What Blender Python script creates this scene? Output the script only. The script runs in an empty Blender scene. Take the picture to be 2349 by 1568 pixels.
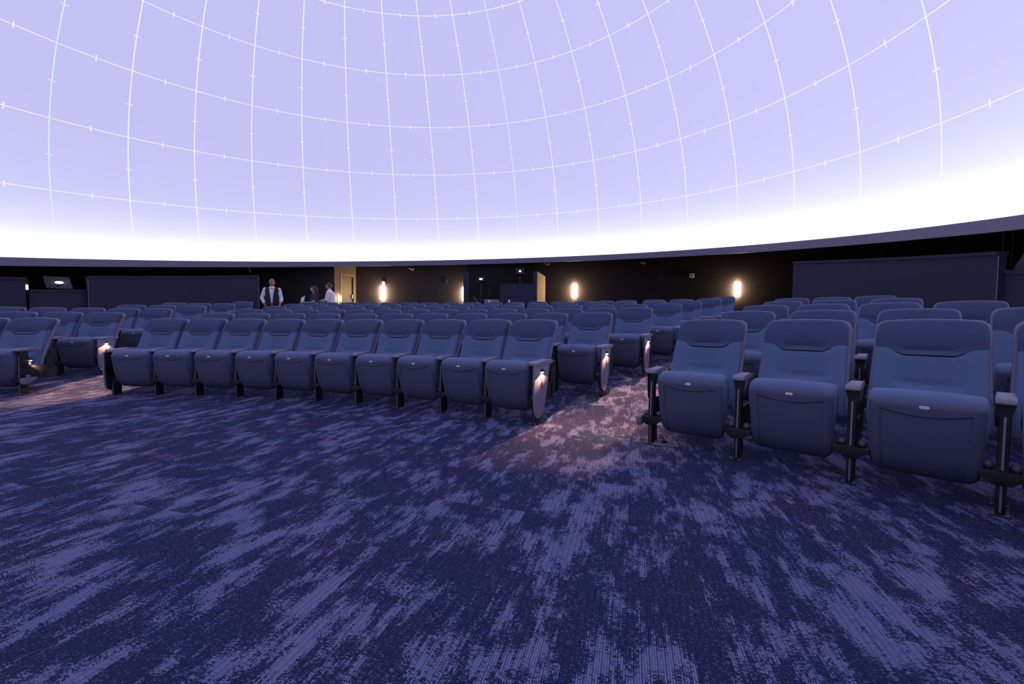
import bpy, bmesh, math, random
from mathutils import Vector, Matrix, Euler
random.seed(7)
S = bpy.context.scene
COL = S.collection
# ------------------------------------------------------------------ camera, world, exposure
F = 958.0
H = 0.95                       # camera height over the flat front carpet
PITCH, ROLL = math.radians(-2.667), math.radians(-0.293)
cam_data = bpy.data.cameras.new('camera')
cam_data.sensor_width = 36.0
cam_data.lens = F / 2349 * 36.0
cam_data.clip_start = 0.02
cam = bpy.data.objects.new('camera', cam_data)
COL.objects.link(cam)
G = Matrix.Rotation(PITCH, 3, 'X') @ Matrix.Rotation(ROLL, 3, 'Y')      # (right, forward, up) axes
cr, cf, cu = G.col[0], G.col[1], G.col[2]
cam.matrix_world = Matrix(((cr.x, cu.x, -cf.x, 0), (cr.y, cu.y, -cf.y, 0), (cr.z, cu.z, -cf.z, H), (0, 0, 0, 1)))
S.camera = cam
world = bpy.data.worlds.new('world'); S.world = world
world.use_nodes = True
world.node_tree.nodes['Background'].inputs[0].default_value = (0.0, 0.0, 0.0, 1)
world.node_tree.nodes['Background'].inputs[1].default_value = 0.0
S.view_settings.view_transform = 'Standard'
S.view_settings.look = 'None'
S.view_settings.gamma = 1.0
S.view_settings.use_curve_mapping = False
S.view_settings.exposure = 0.0
DOME_GAIN = 1.0
AISLE_W = 40.0

# ------------------------------------------------------------------ layout numbers
R = 9.0                                                      # dome radius
C = Vector((-0.2369 * R, 0.8510 * R, 0.15865 * R + H))        # dome centre
MD = Matrix(((0.26415, -0.96409, -0.02728), (0.95743, 0.26553, -0.1132), (0.11638, 0.00378, 0.9932)))
O = Vector((-4.977, -4.837)); R0, RP, BT = 10.11, 1.264, .623          # centre, first radius and pitch of the seat rows
SLOPE = 0.0836
WC, WR = Vector((-.5, -30.0)), 47.2                           # the long, slightly bowed back wall

def zf(r):
    t = r - 9.95
    if t <= 0: return 0.0
    if t < .3: return SLOPE * t * t / .6
    return min(SLOPE * (t - .15), 0.66)
def floor_z(x, y): return zf(math.hypot(x - O.x, y - O.y))
def ray(px, py):
    v = G @ Vector(((px - 1174.5) / F, 1.0, -(py - 784) / F)); return v
def on_circle(px, centre, rad):
    """where the sight line of a column of the photograph meets a vertical cylinder"""
    d = ray(px, 741); d = Vector((d.x, d.y)).normalized()
    b = -d.dot(centre); c = centre.dot(centre) - rad * rad
    return d * (-b + math.sqrt(max(b * b - c, 1e-6)))
CXY = Vector((C.x, C.y))
def height_at(px, py, p):
    d = ray(px, py); return H + d.z * (p.length / math.hypot(d.x, d.y))
def at_depth(px, py, dep):
    d = ray(px, py); return Vector((0, 0, H)) + d * (dep / d.y)
def dome_plane(x, y):
    n = MD.col[2]; return C.z - (n.x * (x - C.x) + n.y * (y - C.y)) / n.z

# ------------------------------------------------------------------ materials
def new_mat(name):
    m = bpy.data.materials.new(name); m.use_nodes = True
    nt = m.node_tree; b = nt.nodes['Principled BSDF']; return m, nt, b
def N(nt, kind, **kw):
    n = nt.nodes.new(kind)
    for k, v in kw.items(): setattr(n, k, v)
    return n
def math_n(nt, op, a, b=None, c=None, clamp=False):
    n = nt.nodes.new('ShaderNodeMath'); n.operation = op; n.use_clamp = clamp
    for i, v in enumerate((a, b, c)):
        if v is None: continue
        if isinstance(v, (int, float)): n.inputs[i].default_value = v
        else: nt.links.new(v, n.inputs[i])
    return n.outputs[0]
def plain(name, col, rough=.6, metal=0.0, noise=0.0, nscale=40, bump=0.0, spec=.5, sheen=0.0):
    m, nt, b = new_mat(name)
    b.inputs['Base Color'].default_value = (*col, 1); b.inputs['Roughness'].default_value = rough
    b.inputs['Metallic'].default_value = metal
    b.inputs['Specular IOR Level'].default_value = spec
    if sheen:
        b.inputs['Sheen Weight'].default_value = sheen
        b.inputs['Sheen Roughness'].default_value = .5
    tc = N(nt, 'ShaderNodeTexCoord'); nz = N(nt, 'ShaderNodeTexNoise')
    nz.inputs['Scale'].default_value = nscale; nz.inputs['Detail'].default_value = 3
    nt.links.new(tc.outputs['Object'], nz.inputs['Vector'])
    mx = N(nt, 'ShaderNodeMix', data_type='RGBA', blend_type='MIX')
    mx.inputs[6].default_value = tuple(c * (1 - noise) for c in col) + (1,)
    mx.inputs[7].default_value = tuple(min(1, c * (1 + noise)) for c in col) + (1,)
    nt.links.new(nz.outputs['Fac'], mx.inputs[0]); nt.links.new(mx.outputs[2], b.inputs['Base Color'])
    if bump:
        bp = N(nt, 'ShaderNodeBump'); bp.inputs['Strength'].default_value = bump; bp.inputs['Distance'].default_value = .002
        nt.links.new(nz.outputs['Fac'], bp.inputs['Height']); nt.links.new(bp.outputs[0], b.inputs['Normal'])
    return m
def glow(name, col, strength):
    m, nt, b = new_mat(name)
    b.inputs['Base Color'].default_value = (*col, 1)
    b.inputs['Emission Color'].default_value = (*col, 1); b.inputs['Emission Strength'].default_value = strength
    return m

def dome_material():
    m, nt, b = new_mat('projected_sky'); nt.nodes.remove(b)
    out = nt.nodes['Material Output']
    tc = N(nt, 'ShaderNodeTexCoord'); sp = N(nt, 'ShaderNodeSeparateXYZ'); nt.links.new(tc.outputs['Object'], sp.inputs[0])
    x, y, z = sp.outputs
    D = 180 / math.pi
    az = math_n(nt, 'MULTIPLY', math_n(nt, 'ARCTAN2', x, y), D)
    az = math_n(nt, 'ADD', az, 360.0)
    hyp = math_n(nt, 'POWER', math_n(nt, 'ADD', math_n(nt, 'MULTIPLY', x, x), math_n(nt, 'MULTIPLY', y, y)), .5)
    alt = math_n(nt, 'MULTIPLY', math_n(nt, 'ARCTAN2', z, hyp), D)
    cosa = math_n(nt, 'DIVIDE', hyp, R)
    def dist(v, per, off=0.0):          # distance in degrees to the nearest multiple of per (+off)
        w = math_n(nt, 'ADD', v, per / 2 - off)
        return math_n(nt, 'ABSOLUTE', math_n(nt, 'SUBTRACT', math_n(nt, 'FLOORED_MODULO', w, per), per / 2))
    def line(d, w):
        return math_n(nt, 'SUBTRACT', 1.0, math_n(nt, 'DIVIDE', math_n(nt, 'SUBTRACT', d, w * .55), w * .6, clamp=False), clamp=True)
    daz = math_n(nt, 'MULTIPLY', dist(az, 10), cosa); dal = dist(alt, 10)
    daz5 = math_n(nt, 'MULTIPLY', dist(az, 10, 5), cosa); dal5 = dist(alt, 10, 5)
    daz90 = math_n(nt, 'MULTIPLY', dist(az, 90), cosa)
    mer = line(daz, .088); par = line(dal, .062)
    # worn/dashed look of the projected lines
    dash = N(nt, 'ShaderNodeTexNoise'); dash.inputs['Scale'].default_value = 14; nt.links.new(tc.outputs['Object'], dash.inputs['Vector'])
    t1 = math_n(nt, 'MULTIPLY', line(daz5, .09), math_n(nt, 'LESS_THAN', dal, .42))
    t2 = math_n(nt, 'MULTIPLY', line(dal5, .07), math_n(nt, 'LESS_THAN', daz, .42))
    lines = math_n(nt, 'MAXIMUM', math_n(nt, 'MAXIMUM', mer, par), math_n(nt, 'MAXIMUM', t1, t2))
    up = math_n(nt, 'GREATER_THAN', alt, 2.0); lines = math_n(nt, 'MULTIPLY', lines, up)
    lines = math_n(nt, 'MULTIPLY', lines, math_n(nt, 'MULTIPLY_ADD', dash.outputs['Fac'], .5, .62), clamp=True)
    ramp = N(nt, 'ShaderNodeValToRGB'); cr_ = ramp.color_ramp; cr_.interpolation = 'B_SPLINE'
    nt.links.new(math_n(nt, 'DIVIDE', alt, 90.0, clamp=True), ramp.inputs[0])
    stops = [(0, (1.7, 1.7, 1.9)), (1.5, (1.55, 1.55, 1.75)), (3.2, (1.04, 1.04, 1.28)), (5.5, (.80, .80, 1.07)), (9, (.65, .655, .985)), (14, (.60, .60, .955)), (24, (.56, .56, .93)), (90, (.53, .53, .90))]
    el = cr_.elements
    for i, (a, c) in enumerate(stops):
        e = el[i] if i < 2 else el.new(a / 90)
        e.position = a / 90; e.color = tuple(k / 2 for k in c) + (1,)
    base = N(nt, 'ShaderNodeVectorMath', operation='SCALE'); base.inputs['Scale'].default_value = 2.0 * DOME_GAIN
    nt.links.new(ramp.outputs[0], base.inputs[0])
    # the show is a little brighter towards azimuth 190
    da = math_n(nt, 'COSINE', math_n(nt, 'MULTIPLY', math_n(nt, 'SUBTRACT', az, 195.0), 1 / D))
    gain = math_n(nt, 'MULTIPLY_ADD', math_n(nt, 'MULTIPLY', da, cosa), .045, 1.015)
    b2 = N(nt, 'ShaderNodeVectorMath', operation='SCALE'); nt.links.new(base.outputs[0], b2.inputs[0]); nt.links.new(gain, b2.inputs['Scale'])
    cy = N(nt, 'ShaderNodeMix', data_type='RGBA'); cy.inputs[6].default_value = (.98, .98, 1.15, 1); cy.inputs[7].default_value = (.70, .93, 1.05, 1)
    nt.links.new(math_n(nt, 'LESS_THAN', daz90, .3), cy.inputs[0])
    mx = N(nt, 'ShaderNodeMix', data_type='RGBA'); nt.links.new(lines, mx.inputs[0]); nt.links.new(b2.outputs[0], mx.inputs[6]); 
    mxx = N(nt, 'ShaderNodeMix', data_type='RGBA', blend_type='LIGHTEN'); mxx.inputs[0].default_value = 1
    nt.links.new(b2.outputs[0], mxx.inputs[6]); nt.links.new(cy.outputs[2], mxx.inputs[7]); nt.links.new(mxx.outputs[2], mx.inputs[7])
    em = N(nt, 'ShaderNodeEmission'); nt.links.new(mx.outputs[2], em.inputs[0]); em.inputs[1].default_value = 1.0
    nt.links.new(em.outputs[0], out.inputs[0])
    return m

def carpet_material():
    m, nt, b = new_mat('carpet'); L = nt.links
    tc = N(nt, 'ShaderNodeTexCoord')
    mp = N(nt, 'ShaderNodeMapping'); mp.inputs['Rotation'].default_value = (0, 0, math.radians(16.0))
    L.new(tc.outputs['Object'], mp.inputs[0])
    sp = N(nt, 'ShaderNodeSeparateXYZ'); L.new(mp.outputs[0], sp.inputs[0])
    u, v = sp.outputs[0], sp.outputs[1]
    def comb(a, b_, c=0.0):
        n = N(nt, 'ShaderNodeCombineXYZ')
        for i, k in enumerate((a, b_, c)):
            if isinstance(k, (int, float)): n.inputs[i].default_value = k
            else: L.new(k, n.inputs[i])
        return n.outputs[0]
    def mul(a, k): return math_n(nt, 'MULTIPLY', a, k)
    # planks 0.5 x 1.0 m with their own cut of the pattern
    pu = math_n(nt, 'FLOOR', mul(u, 2.0)); 
    stag = math_n(nt, 'MULTIPLY', math_n(nt, 'FLOORED_MODULO', pu, 2.0), .5)
    pv = math_n(nt, 'FLOOR', math_n(nt, 'ADD', mul(v, 1.0), stag))
    wn = N(nt, 'ShaderNodeTexWhiteNoise', noise_dimensions='2D'); L.new(comb(pu, pv), wn.inputs['Vector'])
    shift = mul(wn.outputs['Value'], 3.0)
    RIB = 1 / .0072; ST = 1 / .0036
    ru = math_n(nt, 'FLOOR', mul(u, RIB))
    rv = math_n(nt, 'FLOOR', mul(v, ST))
    def noise(su, sv, det, rough, w):
        # sampled per rib so that the patches end on ribs
        n = N(nt, 'ShaderNodeTexNoise', noise_dimensions='3D'); n.inputs['Scale'].default_value = 1.0
        n.inputs['Detail'].default_value = det; n.inputs['Roughness'].default_value = rough
        L.new(comb(mul(mul(ru, 1 / RIB), su), mul(mul(rv, 1 / ST), sv), math_n(nt, 'ADD', w, shift) if w is not None else 0.0), n.inputs['Vector'])
        return n.outputs['Fac']
    big = noise(2.2, 1.5, 2.0, .5, 3.0)
    gu = mul(math_n(nt, 'FLOOR', mul(u, RIB / 2)), 2 / RIB); gv = mul(math_n(nt, 'FLOOR', mul(v, 1 / .018)), .018)
    mn = N(nt, 'ShaderNodeTexNoise', noise_dimensions='3D'); mn.inputs['Scale'].default_value = 1.0; mn.inputs['Detail'].default_value = 4.0; mn.inputs['Roughness'].default_value = .62
    L.new(comb(mul(gu, 10.0), mul(gv, 4.4), math_n(nt, 'ADD', 11.0, shift)), mn.inputs['Vector']); mid = mn.outputs['Fac']
    fine = noise(50.0, 9.0, 2.0, .6, 23.0)
    fld = math_n(nt, 'ADD', math_n(nt, 'MULTIPLY_ADD', big, .30, mul(mid, .67)), mul(fine, .25))   # mean about .6
    yn = N(nt, 'ShaderNodeTexWhiteNoise', noise_dimensions='2D'); L.new(comb(ru, rv), yn.inputs['Vector'])
    # light yarn share rises with the field
    t = math_n(nt, 'MULTIPLY_ADD', math_n(nt, 'SUBTRACT', fld, .645), 15.0, .5)
    t = math_n(nt, 'ADD', t, math_n(nt, 'MULTIPLY', math_n(nt, 'SUBTRACT', yn.outputs['Value'], .5), 1.5))
    light = math_n(nt, 'MULTIPLY', math_n(nt, 'SUBTRACT', t, .2), 1.5, clamp=True)
    yn2 = N(nt, 'ShaderNodeTexWhiteNoise', noise_dimensions='3D'); L.new(comb(ru, rv, 5.0), yn2.inputs['Vector'])
    light = math_n(nt, 'MAXIMUM', light, math_n(nt, 'MULTIPLY', math_n(nt, 'SUBTRACT', yn2.outputs['Value'], .80), 2.0, clamp=True))
    light = math_n(nt, 'MULTIPLY', light, math_n(nt, 'MULTIPLY_ADD', yn2.outputs['Value'], .45, .72), clamp=True)
    # ribs: fine groove every rib, wide dark groove every third
    fr = math_n(nt, 'ABSOLUTE', math_n(nt, 'SUBTRACT', math_n(nt, 'FRACT', mul(u, RIB)), .5))
    fr3 = math_n(nt, 'ABSOLUTE', math_n(nt, 'SUBTRACT', math_n(nt, 'FRACT', mul(u, RIB / 3)), .5))
    fs = math_n(nt, 'ABSOLUTE', math_n(nt, 'SUBTRACT', math_n(nt, 'FRACT', math_n(nt, 'ADD', mul(v, ST), mul(ru, .5))), .5))
    g1 = math_n(nt, 'MULTIPLY', math_n(nt, 'SUBTRACT', fr, .30), 5.0, clamp=True)
    g3 = math_n(nt, 'MULTIPLY', math_n(nt, 'SUBTRACT', fr3, .40), 12.0, clamp=True)
    gs = math_n(nt, 'MULTIPLY', math_n(nt, 'SUBTRACT', fs, .33), 4.0, clamp=True)
    groove = math_n(nt, 'MAXIMUM', math_n(nt, 'MAXIMUM', mul(g1, .78), mul(g3, .92)), mul(gs, .40))
    lightc = N(nt, 'ShaderNodeMix', data_type='RGBA'); lightc.inputs[6].default_value = (.135, .158, .33, 1); lightc.inputs[7].default_value = (.185, .175, .35, 1)
    hue = N(nt, 'ShaderNodeTexNoise'); hue.inputs['Scale'].default_value = 2.2; hue.inputs['Detail'].default_value = 3; L.new(tc.outputs['Object'], hue.inputs['Vector'])
    hs = math_n(nt, 'MULTIPLY_ADD', math_n(nt, 'SUBTRACT', hue.outputs['Fac'], .5), 3.0, .5, clamp=True)
    L.new(hs, lightc.inputs[0])
    darkc = N(nt, 'ShaderNodeMix', data_type='RGBA'); darkc.inputs[6].default_value = (.015, .026, .080, 1); darkc.inputs[7].default_value = (.026, .024, .080, 1)
    L.new(hs, darkc.inputs[0])
    mx = N(nt, 'ShaderNodeMix', data_type='RGBA'); L.new(light, mx.inputs[0]); L.new(darkc.outputs[2], mx.inputs[6]); L.new(lightc.outputs[2], mx.inputs[7])
    m2 = N(nt, 'ShaderNodeMix', data_type='RGBA'); L.new(groove, m2.inputs[0]); L.new(mx.outputs[2], m2.inputs[6]); m2.inputs[7].default_value = (.007, .009, .026, 1)
    L.new(m2.outputs[2], b.inputs['Base Color'])
    b.inputs['Roughness'].default_value = .95; b.inputs['Specular IOR Level'].default_value = .1
    bp = N(nt, 'ShaderNodeBump'); bp.inputs['Strength'].default_value = .6; bp.inputs['Distance'].default_value = .002
    L.new(math_n(nt, 'SUBTRACT', light, groove), bp.inputs['Height']); L.new(bp.outputs[0], b.inputs['Normal'])
    return m

M = {}
M['dome'] = dome_material()
M['carpet'] = carpet_material()
M['rim'] = plain('dome_rim_paint', (.118, .112, .212), .55, noise=.05)
M['black'] = plain('black_paint', (.008, .008, .010), .8, noise=.1, spec=.2)
M['wall'] = plain('dark_wall_paint', (.022, .020, .026), .85, noise=.12, nscale=60, spec=.2)
M['partition'] = plain('charcoal_partition_fabric', (.027, .029, .058), .9, noise=.15, nscale=200, bump=.2, spec=.15)
M['tan'] = plain('tan_paint', (.20, .135, .085), .8, noise=.05)
M['brown'] = plain('dim_brown_paint', (.050, .040, .034), .8, noise=.05)
M['headrest'] = plain('navy_woven_fabric', (.041, .056, .124), .92, noise=.22, nscale=420, bump=.35, spec=.12, sheen=.1)
M['cushion'] = plain('slate_blue_woven_fabric', (.080, .113, .232), .92, noise=.22, nscale=420, bump=.35, spec=.12, sheen=.12)
M['shell'] = plain('grey_violet_shell', (.125, .12, .215), .55, noise=.06, nscale=90)
M['pan'] = plain('moulded_charcoal_blue_plastic', (.064, .073, .143), .62, noise=.08, nscale=300, bump=.15, spec=.3)
M['post'] = plain('black_powder_coat', (.009, .010, .014), .5, noise=.1, spec=.3)
M['trim'] = plain('brushed_steel', (.32, .31, .40), .35, metal=.8)
M['arm'] = plain('light_grey_plastic', (.21, .195, .30), .5, noise=.04)
M['arm_mid'] = plain('mid_grey_plastic', (.15, .145, .22), .5, noise=.04)
M['panel'] = plain('pale_grey_laminate', (.165, .15, .25), .6, noise=.05, nscale=120)
M['hinge'] = plain('grey_hinge_cover', (.10, .10, .16), .5)
M['plate'] = plain('white_number_plate', (.75, .74, .80), .35)
M['ink'] = plain('dark_ink', (.03, .03, .05), .6)
M['blue'] = plain('blue_access_marker', (.01, .14, .75), .4)
M['lamp'] = glow('warm_aisle_bulb', (1.0, .66, .34), 16.0)
M['sconce'] = glow('warm_sconce_glass', (1.0, .64, .32), 150.0)
M['sconce_dim'] = glow('dim_sconce_glass', (1.0, .64, .30), 6.0)
M['lens'] = glow('projector_lens_light', (.85, 1.0, .92), 14.0)
M['lensdim'] = glow('dim_projector_light', (.9, 1.0, .9), 3.0)
M['white'] = plain('white_plastic', (.7, .66, .72), .5)
M['skin'] = plain('skin', (.36, .17, .13), .55)
M['skin_dark'] = plain('tanned_skin', (.28, .12, .09), .55)
M['shirt'] = plain('white_cotton', (.62, .60, .70), .85, bump=.2)
M['vest'] = plain('black_wool', (.010, .009, .014), .9)
M['navy'] = plain('navy_print_cotton', (.018, .020, .050), .85, noise=.6, nscale=60)
M['hair'] = plain('dark_brown_hair', (.03, .016, .012), .6)
M['door'] = plain('brown_door_paint', (.032, .025, .020), .6)
M['frame'] = plain('tan_door_frame', (.085, .058, .038), .6)
M['metal'] = plain('dull_metal', (.3, .3, .33), .35, metal=.8)
M['projector'] = plain('grey_projector_housing', (.10, .11, .16), .5)
M['screen'] = plain('monitor_back', (.16, .10, .16), .4)
M['red'] = plain('red_sticker', (.5, .08, .10), .5)
M['box'] = plain('grey_floor_box', (.10, .09, .15), .7)

# ------------------------------------------------------------------ helpers
def link(name, me, mat=None, parent=None):
    o = bpy.data.objects.new(name, me); COL.objects.link(o)
    if mat is not None and hasattr(me, 'materials') and not me.materials:
        for k in (mat if isinstance(mat, (list, tuple)) else [mat]): me.materials.append(k)
    if parent is not None: o.parent = parent
    return o
def bm_mesh(name, bm, smooth=True, angle=35):
    me = bpy.data.meshes.new(name); bmesh.ops.recalc_face_normals(bm, faces=bm.faces)
    bm.to_mesh(me); bm.free()
    if smooth:
        me.polygons.foreach_set('use_smooth', [True] * len(me.polygons))
        me.set_sharp_from_angle(angle=math.radians(angle))
    return me
def box(bm, x0, x1, y0, y1, z0, z1, bev=0.0, seg=2, mtx=None):
    vs = [bm.verts.new((x, y, z)) for x in (x0, x1) for y in (y0, y1) for z in (z0, z1)]
    fs = [(0, 1, 3, 2), (4, 6, 7, 5), (0, 4, 5, 1), (2, 3, 7, 6), (0, 2, 6, 4), (1, 5, 7, 3)]
    faces = [bm.faces.new([vs[i] for i in f]) for f in fs]
    if bev:
        es = list({e for f in faces for e in f.edges})
        r = bmesh.ops.bevel(bm, geom=es, offset=bev, segments=seg, affect='EDGES', profile=.5)
        vs = list({v for f in r['faces'] for v in f.verts} | {v for v in vs if v.is_valid})
    if mtx is not None: bmesh.ops.transform(bm, matrix=mtx, verts=[v for v in vs if v.is_valid])
    return vs
def prism(bm, pts, axis, a, b, bev=0.0):
    """extrude a closed 2-D outline along an axis ('x','y','z') from a to b"""
    def P(p, t): return {'x': (t, p[0], p[1]), 'y': (p[0], t, p[1]), 'z': (p[0], p[1], t)}[axis]
    A = [bm.verts.new(P(p, a)) for p in pts]; B = [bm.verts.new(P(p, b)) for p in pts]
    n = len(pts); caps = [bm.faces.new(A), bm.faces.new(B[::-1])]
    for i in range(n): bm.faces.new((A[i], B[i], B[(i + 1) % n], A[(i + 1) % n]))
    if bev:
        es = [e for f in caps for e in f.edges]
        bmesh.ops.bevel(bm, geom=es, offset=bev, segments=2, affect='EDGES', profile=.5)
def cyl(bm, p0, p1, r0, r1=None, seg=16):
    p0, p1 = Vector(p0), Vector(p1); r1 = r0 if r1 is None else r1
    d = p1 - p0; q = d.to_track_quat('Z', 'Y').to_matrix().to_4x4()
    q.translation = (p0 + p1) / 2
    bmesh.ops.create_cone(bm, cap_ends=True, segments=seg, radius1=r0, radius2=r1, depth=d.length, matrix=q)
def ball(bm, c, r, sx=1, sy=1, sz=1, u=16, v=10):
    mt = Matrix.Translation(c) @ Matrix.Diagonal((sx * r, sy * r, sz * r, 1))
    bmesh.ops.create_uvsphere(bm, u_segments=u, v_segments=v, radius=1, matrix=mt)
def tube(bm, pts, r, seg=8):
    rings = []
    for i, p in enumerate(pts):
        p = Vector(p); a = Vector(pts[max(0, i - 1)]); b_ = Vector(pts[min(len(pts) - 1, i + 1)])
        q = (b_ - a).to_track_quat('Z', 'Y')
        rings.append([bm.verts.new(p + q @ Vector((r * math.cos(2 * math.pi * k / seg), r * math.sin(2 * math.pi * k / seg), 0))) for k in range(seg)])
    for A, B in zip(rings, rings[1:]):
        for k in range(seg): bm.faces.new((A[k], A[(k + 1) % seg], B[(k + 1) % seg], B[k]))
    bm.faces.new(rings[0][::-1]); bm.faces.new(rings[-1])
def tag(o, label=None, cat=None, group=None, kind=None):
    if label: o['label'] = label
    if cat: o['category'] = cat
    if group: o['group'] = group
    if kind: o['kind'] = kind
    return o
def empty(name, loc, rz=0.0):
    o = bpy.data.objects.new(name, None); COL.objects.link(o); o.location = loc; o.rotation_euler = (0, 0, rz)
    o.empty_display_size = .1
    return o
def text_mesh(ch, size, depth=.0015):
    cu_ = bpy.data.curves.new('letter', 'FONT'); cu_.body = ch; cu_.size = size; cu_.extrude = depth
    cu_.align_x = 'CENTER'; cu_.align_y = 'CENTER'; cu_.resolution_u = 3
    ob = bpy.data.objects.new('letter', cu_); COL.objects.link(ob)
    dg = bpy.context.evaluated_depsgraph_get(); dg.update()
    me = bpy.data.meshes.new_from_object(ob.evaluated_get(dg))
    bpy.data.objects.remove(ob); bpy.data.curves.remove(cu_)
    return me

# ------------------------------------------------------------------ setting: floor, walls, dome
def make_floor():
    bm = bmesh.new(); nx, ny = 150, 90; x0, x1, y0, y1 = -19.0, 19.0, -3.0, 18.4; g = []
    for j in range(ny + 1):
        y = y0 + (y1 - y0) * j / ny
        g.append([bm.verts.new((x0 + (x1 - x0) * i / nx, y, floor_z(x0 + (x1 - x0) * i / nx, y))) for i in range(nx + 1)])
    for A, B in zip(g, g[1:]):
        for k in range(nx): bm.faces.new((A[k], A[k + 1], B[k + 1], B[k]))
    o = link('floor', bm_mesh('floor', bm, True, 60), M['carpet']); tag(o, kind='structure'); return o
make_floor()

def arc_wall(name, a0, a1, rad, z0, z1, mat, thick=.12, n=40, top=None):
    bm = bmesh.new(); prev = None; first = None
    for i in range(n + 1):
        a = a0 + (a1 - a0) * i / n
        q = []
        for rr in (rad, rad + thick):
            x, y = C.x + rr * math.sin(a), C.y + rr * math.cos(a)
            zt = z1 if top is None else top(x, y)
            q += [bm.verts.new((x, y, z0)), bm.verts.new((x, y, zt))]
        if prev:
            for s in ((0, 1), (1, 3), (3, 2), (2, 0)): bm.faces.new((prev[s[0]], prev[s[1]], q[s[1]], q[s[0]]))
        else: first = q
        prev = q
    bm.faces.new((first[0], first[1], first[3], first[2])); bm.faces.new((prev[0], prev[2], prev[3], prev[1]))
    o = link(name, bm_mesh(name, bm, True, 30), mat); return o
ZT = C.z + R + .6
def box_wall(name, x0, x1, y0, y1, z0=-.3, z1=ZT):
    bm = bmesh.new(); box(bm, x0, x1, y0, y1, z0, z1); tag(link(name, bm_mesh(name, bm, False), M['wall']), kind='structure')
bm = bmesh.new(); prev = None; n = 60
for i in range(n + 1):
    a = math.radians(-23.0 + 46.0 * i / n); q = []
    for rr in (WR, WR + .15): q += [bm.verts.new((WC.x + rr * math.sin(a), WC.y + rr * math.cos(a), z)) for z in (-.3, ZT)]
    if prev:
        for s_ in ((0, 1), (1, 3), (3, 2), (2, 0)): bm.faces.new((prev[s_[0]], prev[s_[1]], q[s_[1]], q[s_[0]]))
    else: bm.faces.new((q[0], q[1], q[3], q[2]))
    prev = q
bm.faces.new((prev[0], prev[2], prev[3], prev[1]))
tag(link('wall_back', bm_mesh('wall_back', bm, True, 30), M['wall']), kind='structure')
box_wall('wall_left', -18.8, -18.6, -3, 17.5); box_wall('wall_right', 18.0, 18.2, -3, 17.5); box_wall('wall_front', -18.8, 18.2, -3.1, -2.9)
bm = bmesh.new(); box(bm, -19, 18.4, -3.2, 17.6, ZT, ZT + .1); tag(link('ceiling', bm_mesh('ceiling', bm, False), M['black']), kind='structure')

def make_dome():
    bm = bmesh.new(); na, nz = 180, 48; T = .10; rings = []
    inner = [(R * math.cos(math.radians(90 * i / nz)), R * math.sin(math.radians(90 * i / nz))) for i in range(nz)]
    outer = [((R + T) * math.cos(math.radians(90 * i / nz)), (R + T) * math.sin(math.radians(90 * i / nz))) for i in range(nz)]
    def ring(rr, zz): return [bm.verts.new((rr * math.cos(2 * math.pi * k / na), rr * math.sin(2 * math.pi * k / na), zz)) for k in range(na)]
    I = [ring(*p) for p in inner]; Ou = [ring(*p) for p in outer]
    ti = bm.verts.new((0, 0, R)); to = bm.verts.new((0, 0, R + T))
    for L_, t_, mi, fl in ((I, ti, 0, True), (Ou, to, 1, False)):
        for A, B in zip(L_, L_[1:]):
            for k in range(na):
                q = (A[k], A[(k + 1) % na], B[(k + 1) % na], B[k]); f = bm.faces.new(q[::-1] if fl else q); f.material_index = mi
        for k in range(na):
            q = (L_[-1][k], L_[-1][(k + 1) % na], t_); f = bm.faces.new(q[::-1] if fl else q); f.material_index = mi
    for k in range(na):
        f = bm.faces.new((I[0][k], I[0][(k + 1) % na], Ou[0][(k + 1) % na], Ou[0][k])); f.material_index = 1
    me = bpy.data.meshes.new('dome'); bm.to_mesh(me); bm.free()
    me.polygons.foreach_set('use_smooth', [True] * len(me.polygons)); me.set_sharp_from_angle(angle=math.radians(40))
    o = link('ceiling', me, [M['dome'], M['black']]); o.matrix_world = Matrix.Translation(C) @ MD.to_4x4(); tag(o, kind='structure')
    # rim band hanging below the spring line, in segments with fine joints
    bm = bmesh.new(); hb = math.radians(1.12) * R; nseg = 10; per = 24; jp = on_circle(1977, CXY, R); jl = MD.transposed() @ (Vector((jp.x, jp.y, C.z)) - C); j0 = math.atan2(jl.y, jl.x)
    for sgm in range(nseg):
        a0 = j0 + 2 * math.pi * sgm / nseg + .0004; a1 = j0 + 2 * math.pi * (sgm + 1) / nseg - .0004; prev = None
        for i in range(per + 1):
            a = a0 + (a1 - a0) * i / per
            q = [bm.verts.new((rr * math.cos(a), rr * math.sin(a), zz)) for rr, zz in ((R - .004, 0.01), (R - .004, -hb), (R + .14, -hb), (R + .14, .01))]
            if prev:
                for s in range(4): bm.faces.new((prev[s], prev[(s + 1) % 4], q[(s + 1) % 4], q[s]))
            else: bm.faces.new(q)
            prev = q
        bm.faces.new(prev[::-1])
    o = link('trim_1', bm_mesh('rim', bm, True, 30), M['rim']); o.matrix_world = Matrix.Translation(C) @ MD.to_4x4(); tag(o, kind='structure')
make_dome()

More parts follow.
